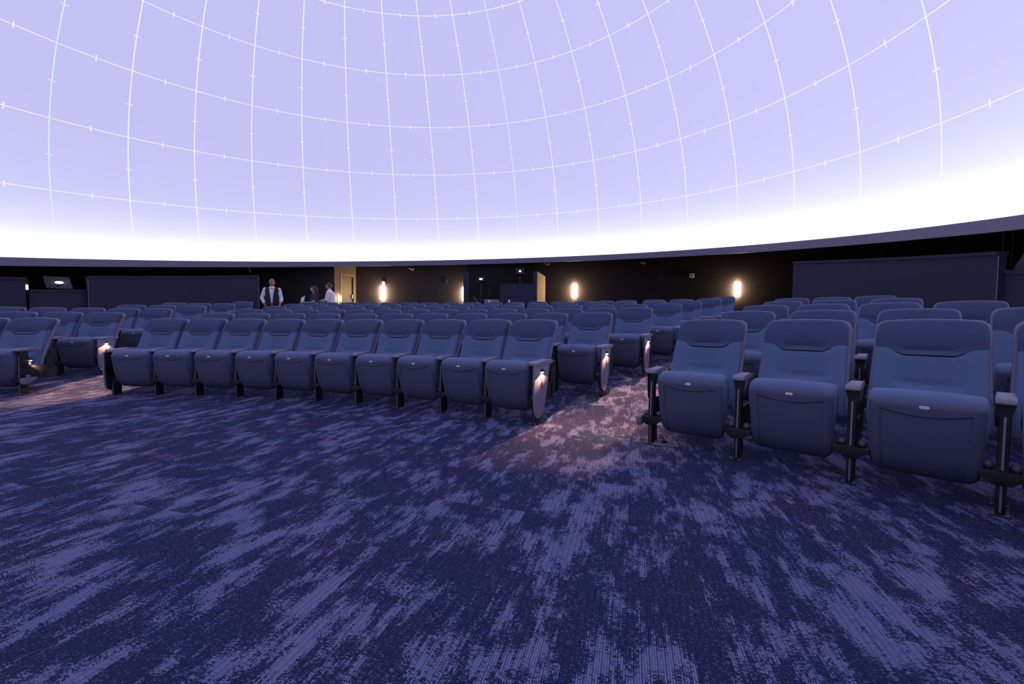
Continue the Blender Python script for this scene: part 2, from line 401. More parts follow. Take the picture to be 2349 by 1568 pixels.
# ------------------------------------------------------------------ theatre seat
Z0B, ZTB = .36, .985
def back_y(z): # front surface of the back rest
    t = (z - .36) / .625
    t = max(t, 0); return -.285 - .10 * t - .225 * t ** 1.3
def half_w(z):
    t = (z - .36) / .625
    return .264 - .009 * min(1, t * 1.4)
def ztop(u): 
    a = abs(u); d = .016 * u * u
    if a > .80: d += .05 * (1 - math.sqrt(max(0, 1 - ((a - .80) / .20) ** 2)))
    return ZTB - d
def seam(u):
    a = abs(u); t = min(1, max(0, (a - .42) / .42)); t = t * t * (3 - 2 * t)
    return .765 + .042 * t
US = [math.sin(math.pi / 2 * (i / 14)) if False else 0 for i in range(1)]
def usamples(n=26):
    us = []
    for i in range(n + 1):
        s = -1 + 2 * i / n
        us.append(math.copysign(1 - (1 - abs(s)) ** 1.35, s))
    return us
def back_front(u, z):
    """forward offset of the padding"""
    a = abs(u); sm = seam(u); y = 0.0
    y += .022 * a ** 3                                   # side bolsters
    cen = max(0, 1 - (a / .62) ** 4)
    if z > sm:
        t = (z - sm) / (ztop(u) - sm + 1e-6)
        y += .004 + .020 * math.sin(math.pi * min(1, t * .9 + .12)) - .046 * cen * math.exp(-t * 4.6)
    else:
        t = (sm - z)
        y += .034 * math.exp(-(t / .10) ** 2) * (.45 + .55 * cen) 
        zc = .574 + .012 * (a * a)
        y += .034 * cen * (1 / (1 + math.exp((z - zc) / .007))) - .024 * cen * math.exp(-((z - zc - .012) / .018) ** 2)
    edge = max(0, (a - .93) / .07); y -= .016 * edge ** 2
    et = max(0, 1 - (ztop(u) - z) / .022); y -= .016 * et ** 2
    return y
def grid_faces(bm, g, mi=0):
    for A, B in zip(g, g[1:]):
        for k in range(len(A) - 1): bm.faces.new((A[k], A[k + 1], B[k + 1], B[k]))
def back_meshes():
    us = usamples(); nlo, nhi = 22, 14
    def row(zs):
        return [[Vector((u * (half_w(z(u)) - .008), back_y(z(u)) + back_front(u, z(u)) + .046, z(u))) for u in us] for z in zs]
    lo = [lambda u, t=i / nlo: Z0B + (seam(u) + .002 - Z0B) * t for i in range(nlo + 1)]
    hi = [lambda u, t=i / nhi: seam(u) - .002 + (ztop(u) - .004 - seam(u)) * t ** .8 for i in range(nhi + 1)]
    out = []
    for name, zs in (('back', lo), ('head', hi)):
        bm = bmesh.new(); pts = row(zs)
        gv = [[bm.verts.new(p) for p in r_] for r_ in pts]; grid_faces(bm, gv)
        bv = [[bm.verts.new(Vector((p.x * .985, back_y(p.z) - .012, p.z))) for p in r_] for r_ in pts]; grid_faces(bm, bv)
        loop_f = gv[0] + [r_[-1] for r_ in gv[1:]] + gv[-1][::-1][1:] + [r_[0] for r_ in gv[::-1]][1:-1]
        loop_b = bv[0] + [r_[-1] for r_ in bv[1:]] + bv[-1][::-1][1:] + [r_[0] for r_ in bv[::-1]][1:-1]
        n = len(loop_f)
        for i in range(n): bm.faces.new((loop_f[i], loop_b[i], loop_b[(i + 1) % n], loop_f[(i + 1) % n]))
        out.append(bm_mesh(name, bm, True, 50))
    # shell with a rolled rim round the padding
    bm = bmesh.new(); nz = 26
    zs = [lambda u, t=i / nz: Z0B - .01 + (ztop(u) + .004 - Z0B) * t for i in range(nz + 1)]
    def sh(off, k): return [[Vector((u * half_w(z(u)) * k, back_y(z(u)) + off, z(u))) for u in us] for z in zs]
    layers = []
    for off, k in ((-.001, 1.004), (-.006, 1.022), (-.03, 1.022), (-.052, .99)):
        pts = sh(off, k)
        dz = {-.001: .000, -.006: .005, -.03: .004, -.052: -.006}[off]
        layers.append([[bm.verts.new(p + Vector((0, 0, dz if i > nz - 3 else 0))) for p in r_] for i, r_ in enumerate(pts)])
    def loop(gv): return gv[0] + [r_[-1] for r_ in gv[1:]] + gv[-1][::-1][1:] + [r_[0] for r_ in gv[::-1]][1:-1]
    grid_faces(bm, layers[0]); grid_faces(bm, layers[-1])
    for l in layers[1:-1]:
        pass
    loops = [loop(l) for l in layers]
    for A, B in zip(loops, loops[1:]):
        n = len(A)
        for i in range(n): bm.faces.new((A[i], B[i], B[(i + 1) % n], A[(i + 1) % n]))
    used = {v for f in bm.faces for v in f.verts}
    for v in [v for v in bm.verts if v not in used]: bm.verts.remove(v)
    out.append(bm_mesh('shell', bm, True, 50))
    return out
ME_BACK, ME_HEAD, ME_SHELL = back_meshes()

# folded seat: s runs up the seat, t is forward (underside of the seat faces the front)
ST_A = math.radians(13.0)
SB = Vector((0, -.062, .100))
def seat_pt(x, s, t):
    return Vector((x, SB.y + math.sin(ST_A) * s + math.cos(ST_A) * t, SB.z + math.cos(ST_A) * s - math.sin(ST_A) * t))
def pan_mesh():
    bm = bmesh.new(); hw, hs, iw = .226, .460, .178
    xs = [-1, -.985, -.95, -.88, -iw / hw - .012, -iw / hw, -iw / hw + .014, -.6, -.4, -.2, 0, .2, .4, .6, iw / hw - .014, iw / hw, iw / hw + .012, .88, .95, .985, 1]
    def curve(x):  # upper edge of the inset
        q = min(1, abs(x) * hw / iw); return hs * (.83 + .055 * q * q)
    def rows(x):
        c = curve(x)
        return [0, .006, .02, .045, .09] + [.09 + (c - .012 - .09) * i / 5 for i in range(1, 6)] + [c - .003, c, c + .004] + [c + (hs - .02 - c) * i / 3 for i in range(1, 4)] + [hs - .007, hs]
    nrow = len(rows(0)); g = []
    for j in range(nrow):
        line_ = []
        for x in xs:
            s = rows(x)[j]; a = abs(x)
            X = x * hw * (1 - .04 * (1 - s / hs))
            t = .052 + .018 * math.sin(math.pi * min(1, s / hs)) - .02 * x * x * .5
            if s < .13: t -= .055 * (1 - s / .13) ** 2
            # rounded outer edge
            ea = max(0, (a - .88) / .12); t -= .020 * ea ** 2.2
            es = max(0, (s - (hs - .03)) / .03); t -= .020 * es ** 2
            # corners
            if s > hs - .05 and a > .8:
                k = (a - .8) / .2; lim = hs - .05 * (1 - math.sqrt(max(0, 1 - k * k))); s = min(s, lim) if s > lim else s
            if s < .07 and a > .7:
                k = (a - .7) / .3; lim = .07 * (1 - math.sqrt(max(0, 1 - k * k))); s = max(s, lim)
            inside = a < iw / hw - .005 and rows(x)[j] < curve(x) - .001
            if inside: t -= .006
            line_.append(seat_pt(X, s, t))
        g.append(line_)
    gv = [[bm.verts.new(p) for p in r_] for r_ in g]; grid_faces(bm, gv)
    gb = [[bm.verts.new(seat_pt(0, 0, 0) * 0 + Vector((p.x * .99, p.y - .05 * math.cos(ST_A) + (0.02 if j < 3 else 0), p.z + .05 * math.sin(ST_A)))) for p in r_] for j, r_ in enumerate(g)]
    lf = gv[0] + [r_[-1] for r_ in gv[1:]] + gv[-1][::-1][1:] + [r_[0] for r_ in gv[::-1]][1:-1]
    lb = gb[0] + [r_[-1] for r_ in gb[1:]] + gb[-1][::-1][1:] + [r_[0] for r_ in gb[::-1]][1:-1]
    for i in range(len(lf)): bm.faces.new((lf[i], lb[i], lb[(i + 1) % len(lf)], lf[(i + 1) % len(lf)]))
    grid_faces(bm, gb)
    return bm_mesh('pan', bm, True, 28)
ME_PAN = pan_mesh()
def lip_shade_mesh():
    # thin dark strip painting the shade under the upper lip of the seat pan
    bm = bmesh.new(); A = []; B = []
    hw, hs, iw = .226, .460, .178
    for i in range(25):
        x = -iw + 2 * iw * i / 24; q = abs(x) / iw; c = hs * (.83 + .055 * q * q)
        t = .052 + .018 * math.sin(math.pi * c / hs) - .01 * (x / hw) ** 2
        A.append(seat_pt(x, c + .0015, t - .001)); B.append(seat_pt(x, c - .004, t - .0045))
    for t_ in (0, -.003):
        pass
    a = [bm.verts.new(p + Vector((0, .0012, 0))) for p in A]; b_ = [bm.verts.new(p + Vector((0, .0012, 0))) for p in B]
    a2 = [bm.verts.new(p - Vector((0, .004, 0))) for p in A]; b2 = [bm.verts.new(p - Vector((0, .004, 0))) for p in B]
    for P_, Q_ in ((a, b_), (b_, b2), (b2, a2), (a2, a)):
        for k in range(24): bm.faces.new((P_[k], P_[k + 1], Q_[k + 1], Q_[k]))
    bm.faces.new((a[0], b_[0], b2[0], a2[0])); bm.faces.new((a[-1], a2[-1], b2[-1], b_[-1]))
    return bm_mesh('seam', bm, False)
ME_LIP_SHADE = lip_shade_mesh()
def seat_cushion_mesh():
    bm = bmesh.new(); hw = .232; n = 22
    # cross-section in (s,t), closed; then swept in x with rounded ends
    sec = []
    for i in range(n):
        a = 2 * math.pi * i / n; c, s_ = math.cos(a), math.sin(a)
        e = .50
        sx = math.copysign(abs(c) ** e, c); tx = math.copysign(abs(s_) ** e, s_)
        s = .255 + .215 * sx; t = -.050 + .092 * tx
        if s < .2: t += .03 * (1 - s / .2) * (-1)
        sec.append((s, t))
    cs = sum(s for s, t in sec) / n; ct = sum(t for s, t in sec) / n
    xs = [-1, -.985, -.95, -.88, -.7, -.4, 0, .4, .7, .88, .95, .985, 1]
    rings = []
    for x in xs:
        a = abs(x); k = 1 - max(0, (a - .86) / .14) ** 3 * .22
        bow = .010 * (1 - x * x)
        rings.append([bm.verts.new(seat_pt(x * hw * (1 - .16 * max(0, 1 - s / .26)), cs + (s - cs) * (1 - (1 - k) * .35) + (bow if s > .4 else 0), ct + (t - ct) * k)) for s, t in sec])
    for A, B in zip(rings, rings[1:]):
        for i in range(n): bm.faces.new((A[i], A[(i + 1) % n], B[(i + 1) % n], B[i]))
    bm.faces.new(rings[0]); bm.faces.new(rings[-1][::-1])
    return bm_mesh('cushion', bm, True, 60)
ME_CUSH = seat_cushion_mesh()
def plate_mesh():
    bm = bmesh.new(); s0 = .432; pts = []
    for i in range(20):
        a = 2 * math.pi * i / 20; x = .020 * math.copysign(abs(math.cos(a)) ** .6, math.cos(a)); s = s0 + .0075 * math.copysign(abs(math.sin(a)) ** .8, math.sin(a)); pts.append((x, s))
    t = .052 + .018 * math.sin(math.pi * s0 / .460)
    A = [bm.verts.new(seat_pt(x, s, t - .012)) for x, s in pts]; B = [bm.verts.new(seat_pt(x, s, t + .0022 )) for x, s in pts]
    bm.faces.new(A); bm.faces.new(B[::-1])
    for i in range(20): bm.faces.new((A[i], B[i], B[(i + 1) % 20], A[(i + 1) % 20]))
    return bm_mesh('plate', bm, True, 30)
ME_PLATE = plate_mesh()
def digit_mesh():
    bm = bmesh.new(); t = .052 + .018 * math.sin(math.pi * .432 / .460)
    for s, h_, w in ((.432, .0035, .0012),):
        vs = [bm.verts.new(seat_pt(x, s + y, t + tt)) for x in (-w, w) for y in (-h_, h_) for tt in (.0015, .0029)]
        for f in [(0, 1, 3, 2), (4, 6, 7, 5), (0, 4, 5, 1), (2, 3, 7, 6), (0, 2, 6, 4), (1, 5, 7, 3)]: bm.faces.new([vs[i] for i in f])
    return bm_mesh('digit', bm, False)
ME_DIGIT = digit_mesh()

# standard (shared by two seats) : origin at its foot
def standard_meshes():
    d = {}
    bm = bmesh.new(); box(bm, -.018, .018, -.105, 0, .006, .20, .006)                      # lower column
    box(bm, -.036, .036, -.14, .038, 0, .007, .003)
    prism(bm, [(-.085, .006), (-.085, .09), (-.12, .006)], 'x', -.006, .006)
    d['column'] = bm_mesh('column', bm, True, 30)
    bm = bmesh.new()
    cyl(bm, (0, 0, .007), (0, 0, .016), .008, seg=6)
    d['bolt'] = bm_mesh('bolt', bm, True, 30)
    bm = bmesh.new()
    prism(bm, [(-.088, .218), (.088, .218), (.088, .190), (.048, .172), (.034, .150), (-.034, .150), (-.048, .172), (-.088, .190)], 'y', -.12, .014, .004)
    box(bm, -.012, .012, -.42, -.02, .19, .36, .004)
    prism(bm, [(-.34, .20), (-.36, .45), (-.44, .56), (-.49, .56), (-.45, .24)], 'x', -.012, .012)
    d['bracket'] = bm_mesh('bracket', bm, True, 30)
    bm = bmesh.new()      # on the aisle side the bracket stops at the end panel: built for an outer side at +x
    prism(bm, [(-.088, .218), (.024, .218), (.024, .150), (-.034, .150), (-.048, .172), (-.088, .190)], 'y', -.12, -.004, .004)
    box(bm, -.012, .012, -.42, -.02, .19, .36, .004)
    prism(bm, [(-.34, .20), (-.36, .45), (-.44, .56), (-.49, .56), (-.45, .24)], 'x', -.012, .012)
    d['bracket_end'] = bm_mesh('bracket_end', bm, True, 30)
    bm = bmesh.new(); prism(bm, [(-.052, .21), (-.056, .555), (-.014, .555), (.0, .21)], 'x', -.021, .021, .005)
    prism(bm, [(-.021, .49), (-.034, .548), (.034, .548), (.021, .49)], 'y', -.055, -.012)
    d['post'] = bm_mesh('post', bm, True, 30)
    bm = bmesh.new(); prism(bm, [(-.006, .225), (.0045, .225), (-.0065, .49), (-.018, .49)], 'x', -.0045, .0045)
    d['strip'] = bm_mesh('strip', bm, False)
    bm = bmesh.new(); box(bm, -.0045, .0045, -.002, .0035, .012, .148); d['leg_highlight'] = bm_mesh('leg_highlight', bm, False)  # grey strip standing in for the lit front edge of the leg
    bm = bmesh.new(); ball(bm, (.048, -.055, .234), .026, .95, 1, .8)
    d['hinge'] = bm_mesh('hinge', bm, True, 60)
    bm = bmesh.new()
    top = [(.014, .553), (.021, .561), (.019, .577), (.006, .588), (-.20, .594), (-.25, .588), (-.262, .573), (-.25, .556), (-.04, .555)]
    prism(bm, top, 'x', -.037, .037, .007)
    prism(bm, [(-.012, .556), (-.235, .556), (-.12, .475), (-.055, .455), (-.02, .50)], 'x', -.019, .019, .004)
    for v in bm.verts:
        k = max(0, min(1, (-.02 - v.co.y) / .28)); v.co.x *= 1 - .22 * k
    d['arm'] = bm_mesh('arm', bm, True, 40)
    return d
SD = standard_meshes()
def end_panel_mesh(xa=.026, xb=.044, bv=.004, k=1.0):
    bm = bmesh.new(); pts = [(.004, .548), (.004, .28), (-.002, .15), (-.020, .090), (-.06, .060), (-.11, .060), (-.135, .075), (-.168, .11), (-.192, .17), (-.248, .40), (-.275, .548)]
    pts = [(y * k * 1.17 + .072 - (.006 if k < 1 else 0), z) for y, z in pts]
    prism(bm, pts, 'x', xa, xb, bv)
    return bm_mesh('end_panel', bm, True, 35)
ME_END = end_panel_mesh(); ME_LINER = end_panel_mesh(.012, .0262, .002, .95)
def end_arm_mesh():
    bm = bmesh.new(); top = [(.030, .547), (.036, .557), (.034, .573), (.02, .584), (-.24, .592), (-.32, .587), (-.33, .567), (-.31, .550), (-.04, .546)]
    prism(bm, top, 'x', -.040, .050, .006); return bm_mesh('end_arm', bm, True, 40)
ME_ENDARM = end_arm_mesh()
def hood_mesh(x0=.044):
    bm = bmesh.new(); n = 10; m_ = 6; yc, zc, r_, d = -.075, .490, .021, .030
    rings = []
    for j in range(m_ + 1):
        t = math.pi / 2 * j / m_
        rings.append([(x0 - .001 + d * math.sin(t), yc + r_ * math.cos(math.pi * i / n), zc + 1.15 * r_ * math.sin(math.pi * i / n) * math.cos(t) + 0.0) for i in range(n + 1)])
    # dome-like hood : half ellipsoid, open below
    g = []
    for j in range(m_ + 1):
        t = math.pi / 2 * j / m_
        g.append([Vector((x0 - .002 + d * math.sin(t), yc + r_ * math.cos(math.pi * i / n) * max(0, math.cos(t)) ** .5 if t < 1.57 else yc, zc + 1.3 * r_ * math.sin(math.pi * i / n) * max(0, math.cos(t)) ** .5)) for i in range(n + 1)])
    o_ = [[bm.verts.new(p) for p in r__] for r__ in g]
    c = Vector((x0, yc, zc)); i_ = [[bm.verts.new(c + (p - c) * .88) for p in r__] for r__ in g]
    grid_faces(bm, o_); grid_faces(bm, i_)
    for A, B in ((o_, i_),):
        for j in range(m_):
            bm.faces.new((A[j][0], A[j + 1][0], B[j + 1][0], B[j][0])); bm.faces.new((A[j][-1], B[j][-1], B[j + 1][-1], A[j + 1][-1]))
    bmesh.ops.remove_doubles(bm, verts=bm.verts, dist=1e-5)
    return bm_mesh('hood', bm, True, 60)
ME_HOOD = hood_mesh()
bm = bmesh.new(); ball(bm, (.054, -.075, .486), .011, .9, 1.2, .7); ME_BULB = bm_mesh('bulb', bm, True, 60)
LETTERS = {}
def letter_me(ch):
    if ch not in LETTERS: LETTERS[ch] = text_mesh(ch, .05)
    return LETTERS[ch]
def ada_meshes():
    d = {}
    bm = bmesh.new(); prism(bm, [(.004, .552), (-.01, .36), (-.06, .33), (-.125, .36), (-.095, .46), (-.095, .552)], 'x', .022, .030, .002); d['plate'] = bm_mesh('ada_plate', bm, True, 30)
    bm = bmesh.new(); cyl(bm, (.029, -.112, .515), (.033, -.112, .515), .024, seg=24); d['disc'] = bm_mesh('ada_disc', bm, True, 30)
    bm = bmesh.new(); cyl(bm, (.029, -.108, .385), (.0335, -.108, .385), .018, seg=20); d['round'] = bm_mesh('ada_round', bm, True, 30)
    bm = bmesh.new(); prism(bm, [(.07, .217), (-.02, .223), (-.13, .217), (-.12, .190), (.0, .140), (.05, .145), (.075, .180)], 'x', .060, .092, .008); d['lever'] = bm_mesh('ada_lever', bm, True, 40)
    return d
AD = ada_meshes()

def seat_light(parent, x, y, z, side, watts):
    ld = bpy.data.lights.new('aisle_light', 'SPOT'); ld.energy = watts; ld.color = (1.0, .50, .22); ld.spot_size = math.radians(142); ld.spot_blend = .06
    ld.shadow_soft_size = .0006
    lo = bpy.data.objects.new('aisle_light', ld); COL.objects.link(lo); lo.parent = parent; lo.location = (x, y, z)
    # spot looks along -Z: turn it to face +x (outwards), dipped
    lo.rotation_euler = (0, 0, 0)      # straight down; the end panel stops the light on the seat side
    return lo

def part(name, me, mat, parent, x=0.0, mirror=False):
    o = link(name, me, mat, parent); o.location.x = x
    if mirror: o.scale.x = -1
    return o
def make_standard(parent, x, detail=2, end=0):
    lg = part('leg', SD['column'], M['post'], parent, x)
    if detail > 0: part('leg_highlight', SD['leg_highlight'], M['hinge'], lg)
    part('bracket', SD['bracket_end' if end else 'bracket'], M['post'], parent, x, end < 0)
    if not end: part('post', SD['post'], M['post'], parent, x)
    if detail > 0:
        if not end: part('post_strip', SD['strip'], M['trim'], parent, x)
        [part('hinge_cover', SD['hinge'], M['hinge'], parent, x, m_) for m_ in (False, True) if not ((end > 0 and not m_) or (end < 0 and m_))]
    if detail > 1:
        for bx, by in ((-.026, .027), (.026, .027), (-.026, -.127), (.026, -.127)):
            b_ = part('bolt', SD['bolt'], M['hinge'], lg, bx); b_.location.y = by
def add_end(parent, x, side, kind, letter):
    """side +1: outer side is local +x"""
    mir = side < 0
    if kind == 'panel':
        part('end_panel', ME_END, M['panel'], parent, x, mir)
        tag(part('panel_liner', ME_LINER, M['post'], parent, x, mir), 'black inner face')
        part('armrest', ME_ENDARM, M['arm'], parent, x, mir)
        part('lamp_hood', ME_HOOD, M['post'], parent, x, mir)
        tag(part('lamp_bulb', ME_BULB, M['lamp'], parent, x, mir), 'glowing warm bulb')
        lo = part('row_letter', letter_me(letter), M['ink'], parent)
        lo.location = (x + side * .0448, -.075, .415)
        lo.rotation_euler = (math.pi / 2, 0, side * math.pi / 2)
        seat_light(parent, x + side * .0448, -.075, .470, side, AISLE_W)
    else:
        part('armrest', SD['arm'], M['arm'], parent, x)
        part('side_plate', AD['plate'], M['post'], parent, x, mir)
        tag(part('access_marker', AD['disc'], M['blue'], parent, x, mir), 'blue round marker')
        part('number_disc', AD['round'], M['plate'], parent, x, mir)
        tag(part('transfer_lever', AD['lever'], M['panel'], parent, x, mir), 'pale rounded lever')
        h_ = part('lamp_hood', ME_HOOD, M['post'], parent, x - side * .014, mir); h_.location.y = -.035; h_.location.z = -.055
        b_ = part('lamp_bulb', ME_BULB, M['lamp'], parent, x - side * .014, mir); b_.location.y = -.035; b_.location.z = -.055
        seat_light(parent, x + side * .0309, -.11, .408, side, AISLE_W)

# image x of the middle of every backrest, image left to right, measured per block and row
ROWS = {
 ('left', 0): ([-25, 91], 'ada'), ('left', 1): ([45, 153, 250], 'panel'), ('left', 2): ([23, 117, 208.5, 290, 366], 'panel'),
 ('left', 3): ([307.5, 377, 446.5], 'panel'), ('left', 4): ([404, 461, 517], 'panel'), ('left', 5): ([560], 'panel'),
 ('middle', 0): ([396.5, 486, 575.5, 665.3, 752.5, 842, 935, 1029.3, 1130, 1231.5], 'panel'),
 ('middle', 1): ([506.5, 589, 670, 750, 834, 916.5, 996, 1083.5, 1173, 1265, 1363], 'panel'),
 ('middle', 2): ([575, 642, 704.3, 766.5, 828.5, 893.8, 959, 1024, 1090, 1156.5, 1228.8, 1303, 1379.5, 1458.5], 'panel'),
 ('middle', 3): ([633.3, 692.5, 752.5, 813, 872.5, 931.5, 992, 1053, 1114, 1177, 1241, 1308.5, 1379.5, 1453, 1530], 'panel'),
 ('middle', 4): ([675.5, 731.5, 788.5, 845, 898.5, 955.5, 1010.5, 1065.5, 1122, 1178.5, 1235.5, 1300.8, 1364, 1431, 1503, 1577.5], 'panel'),
 ('middle', 5): ([711, 757, 803.5, 850, 895, 940, 985, 1035, 1083, 1133, 1182, 1234, 1286, 1340, 1386, 1436, 1500, 1562, 1625], 'panel'),
 ('middle', 6): ([1658], 'panel'),
 ('right', 0): ([1637.5, 1853.5, 2134.3, 2500], 'ada'), ('right', 1): ([1715.5, 1887, 2104.5, 2392], 'panel'),
 ('right', 2): ([1755.5, 1887.5, 2039, 2222, 2450], 'panel'), ('right', 3): ([1794, 1911, 2053.5], 'panel'), ('right', 4): ([1814.5, 1906, 2005], 'panel'),
}
ORD = ['first', 'second', 'third', 'fourth', 'fifth', 'sixth', 'seventh', 'eighth', 'ninth', 'tenth', 'eleventh', 'twelfth', 'thirteenth', 'fourteenth', 'fifteenth', 'sixteenth', 'seventeenth', 'eighteenth', 'nineteenth']
ROWN = ['front', 'second', 'third', 'fourth', 'fifth', 'sixth', 'seventh']
def build_seats():
    for (blk, n), (xs, endkind) in ROWS.items():
        rad = R0 + n * RP
        angs = []
        for px in xs:
            p = on_circle(px, O, rad + BT); d = p - O; angs.append(math.atan2(d.x, d.y))
        gaps = [(b_ - a) * rad for a, b_ in zip(angs, angs[1:])]
        dflt = sum(gaps) / len(gaps) if gaps else .58
        for i, a in enumerate(angs):
            base = O + Vector((math.sin(a), math.cos(a))) * rad
            t = empty('theatre_seat', (base.x, base.y, floor_z(base.x, base.y)), math.pi - a)
            gl = gaps[i - 1] if i > 0 else dflt
            gr = gaps[i] if i < len(gaps) else dflt
            lod = 2 if n == 0 else (1 if n < 3 else 0)
            # local +x is image left
            part('backrest', ME_BACK, M['cushion'], t); part('headrest', ME_HEAD, M['headrest'], t); part('back_shell', ME_SHELL, M['shell'], t)
            part('seat_cushion', ME_CUSH, M['cushion'], t); part('seat_pan', ME_PAN, M['pan'], t)
            if lod > 0:
                part('seam', ME_LIP_SHADE, M['ink'], t)  # dark strip drawn as the shade below the pan lip
            if n < 4:
                pl = part('number_plate', ME_PLATE, M['plate'], t)
                if n == 0: part('digit', ME_DIGIT, M['ink'], pl)
            xl, xr = gl / 2, -gr / 2
            first, last = i == 0, i == len(angs) - 1
            lend = first and blk != 'left'; rend = last and blk != 'right'
            make_standard(t, xl, lod, int(lend and not (blk == 'right' and n == 0)))
            if lend: add_end(t, xl, 1, endkind if blk == 'right' and n == 0 else 'panel', 'ABCDEFG'[n])
            else: part('armrest', SD['arm'], M['arm_mid'], t, xl)
            if last:
                make_standard(t, xr, lod, -int(rend and not (blk == 'left' and n == 0)))
                if rend: add_end(t, xr, -1, 'ada' if (blk == 'left' and n == 0) else 'panel', 'ABCDEFG'[n])
                else: part('armrest', SD['arm'], M['arm_mid'], t, xr)
            if blk == 'right': where = f'{ORD[i]} from the aisle, {ROWN[n]} row, right block'
            elif blk == 'left': where = f'{ORD[len(xs)-1-i]} from the aisle, {ROWN[n]} row, left block'
            elif len(xs) == 1: where = 'last one behind the middle block, before the right wall lamp'
            else: where = f'{ORD[i]} from the left, {ROWN[n]} row, middle block'
            tag(t, 'folded blue theatre seat, ' + where, 'theatre seat', f'theatre seats in the {ROWN[n]} row of the {blk} block')
build_seats()

exec_people = True
# ------------------------------------------------------------------ bays, booth, back wall
def slab(name, p0, p1, z0, z1a, z1b, thick, mat, parent=None, back=1):
    """upright slab from p0 to p1 (xy), its top may slope"""
    bm = bmesh.new(); p0, p1 = Vector(p0[:2]), Vector(p1[:2]); d = (p1 - p0).normalized(); n = Vector((-d.y, d.x)) * back
    if n.dot((p0 + p1) / 2) < 0: n = -n
    n = n * thick; V = []
    for p, zt in ((p0, z1a), (p1, z1b)):
        for q in (p, p + n): V += [bm.verts.new((q.x, q.y, z0)), bm.verts.new((q.x, q.y, zt))]
    for f in ((0, 1, 5, 4), (2, 6, 7, 3), (0, 2, 3, 1), (4, 5, 7, 6), (1, 3, 7, 5), (0, 4, 6, 2)): bm.faces.new([V[i] for i in f])
    o = link(name, bm_mesh(name, bm, False), mat, parent); return o
def bay_partition(x0, x1, y0, y1, label, rad=R - .02, trim_right=False, trim_left=False, n=8):
    """a charcoal partition below the dome edge with a cap rail; the ends are given by photograph columns"""
    a = on_circle(x0, CXY, rad); b_ = on_circle(x1, CXY, rad)
    za, zb = height_at(x0, y0, a), height_at(x1, y1, b_)
    root = empty('bay_partition', (a.x, a.y, 0)); tag(root, label, 'partition')
    aa = math.atan2(a.x - C.x, a.y - C.y); ab = math.atan2(b_.x - C.x, b_.y - C.y)
    def arc(name, r0, r1, zlo, zhi, mat):
        bm = bmesh.new(); prev = None
        for i in range(n + 1):
            t = i / n; an = aa + (ab - aa) * t; zt = za + (zb - za) * t; q = []
            for rr, zz in ((r0, zlo(zt, r0, an)), (r0, zhi(zt)), (r1, zhi(zt)), (r1, zlo(zt, r1, an))):
                q.append(bm.verts.new((C.x + rr * math.sin(an) - a.x, C.y + rr * math.cos(an) - a.y, zz)))
            if prev:
                for s in range(4): bm.faces.new((prev[s], prev[(s + 1) % 4], q[(s + 1) % 4], q[s]))
            else: bm.faces.new(q)
            prev = q
        bm.faces.new(prev[::-1]); return link(name, bm_mesh(name, bm, True, 30), mat, root)
    arc('panel', rad, rad + .10, lambda zt, rr, an: floor_z(C.x + rr * math.sin(an), C.y + rr * math.cos(an)), lambda zt: zt - .05, M['partition'])
    arc('cap_rail', rad - .02, rad + .12, lambda zt, rr, an: zt - .05, lambda zt: zt, M['partition'])
    for flag, p, zt, an in ((trim_left, a, za, aa), (trim_right, b_, zb, ab)):
        if flag:
            bm = bmesh.new(); q = p - a
            box(bm, q.x - .003, q.x + .003, q.y - .012, q.y, floor_z(p.x, p.y), zt - .06)
            link('edge_trim', bm_mesh('edge_trim', bm, False), M['hinge'], root)
    return root
bay_partition(-160, 63, 632, 636, 'charcoal partition cut by the left edge of the photo')
bay_partition(206, 596, 633, 631, 'long charcoal partition left of the standing man', trim_left=True, trim_right=True)
bay_partition(1815, 2281, 600, 577, 'large charcoal partition behind the right block of seats', trim_right=True)
bay_partition(70, 205, 664, 664, 'low black front of the left projector bay', rad=R + .05)
bay_partition(2284, 2600, 620, 622, 'low black front of the right projector bay', rad=R + .05)

def wall_pt(px, py, off=0.0):
    p = on_circle(px, WC, WR - off); return Vector((p.x, p.y, height_at(px, py, p)))
def facing_rz(p):   # rotation so that local -y looks at the dome centre
    return math.atan2(C.x - p.x, -(C.y - p.y)) * 1.0
def wall_empty(name, px, py, off=0.0):
    p = wall_pt(px, py, off); d = Vector((WC.x - p.x, WC.y - p.y)); rz = math.atan2(d.y, d.x) + math.pi / 2
    return empty(name, p, rz)      # local -y points into the room

# sconces
def sconce(px, py, label, h=.53, w=.20, mt='sconce'):
    t = wall_empty('wall_sconce', px, py); tag(t, label, 'wall lamp', 'tall glowing wall lamps on the back wall')
    bm = bmesh.new(); n = 12
    pts = [(w / 2 * math.cos(math.pi + math.pi * i / n), .14 * math.sin(math.pi + math.pi * i / n) - .02) for i in range(n + 1)]
    prism(bm, pts + [(w / 2, 0), (-w / 2, 0)], 'z', -h / 2, h / 2, .004); link('glass_shade', bm_mesh('shade', bm, True, 35), M[mt], t)
    bm = bmesh.new(); box(bm, -w / 2 + .03, w / 2 - .03, -.022, -.001, -h / 2 + .05, h / 2 - .05, .003); link('back_plate', bm_mesh('bp', bm, True, 30), M['metal'], t)
    return t
sconce(879, 672, 'glowing wall lamp under the small white alarm box')
sconce(1066, 674, 'wall lamp mostly hidden behind the dark booth column')
sconce(1317, 667, 'glowing wall lamp right of the tan booth side')
sconce(1689, 663, 'glowing wall lamp nearest the right partition')
sconce(60, 671, 'wall lamp seen as a sliver beside the left partition', mt='sconce_dim')
sconce(2269, 655, 'wall lamp seen as a sliver behind the right partition', mt='sconce_dim')

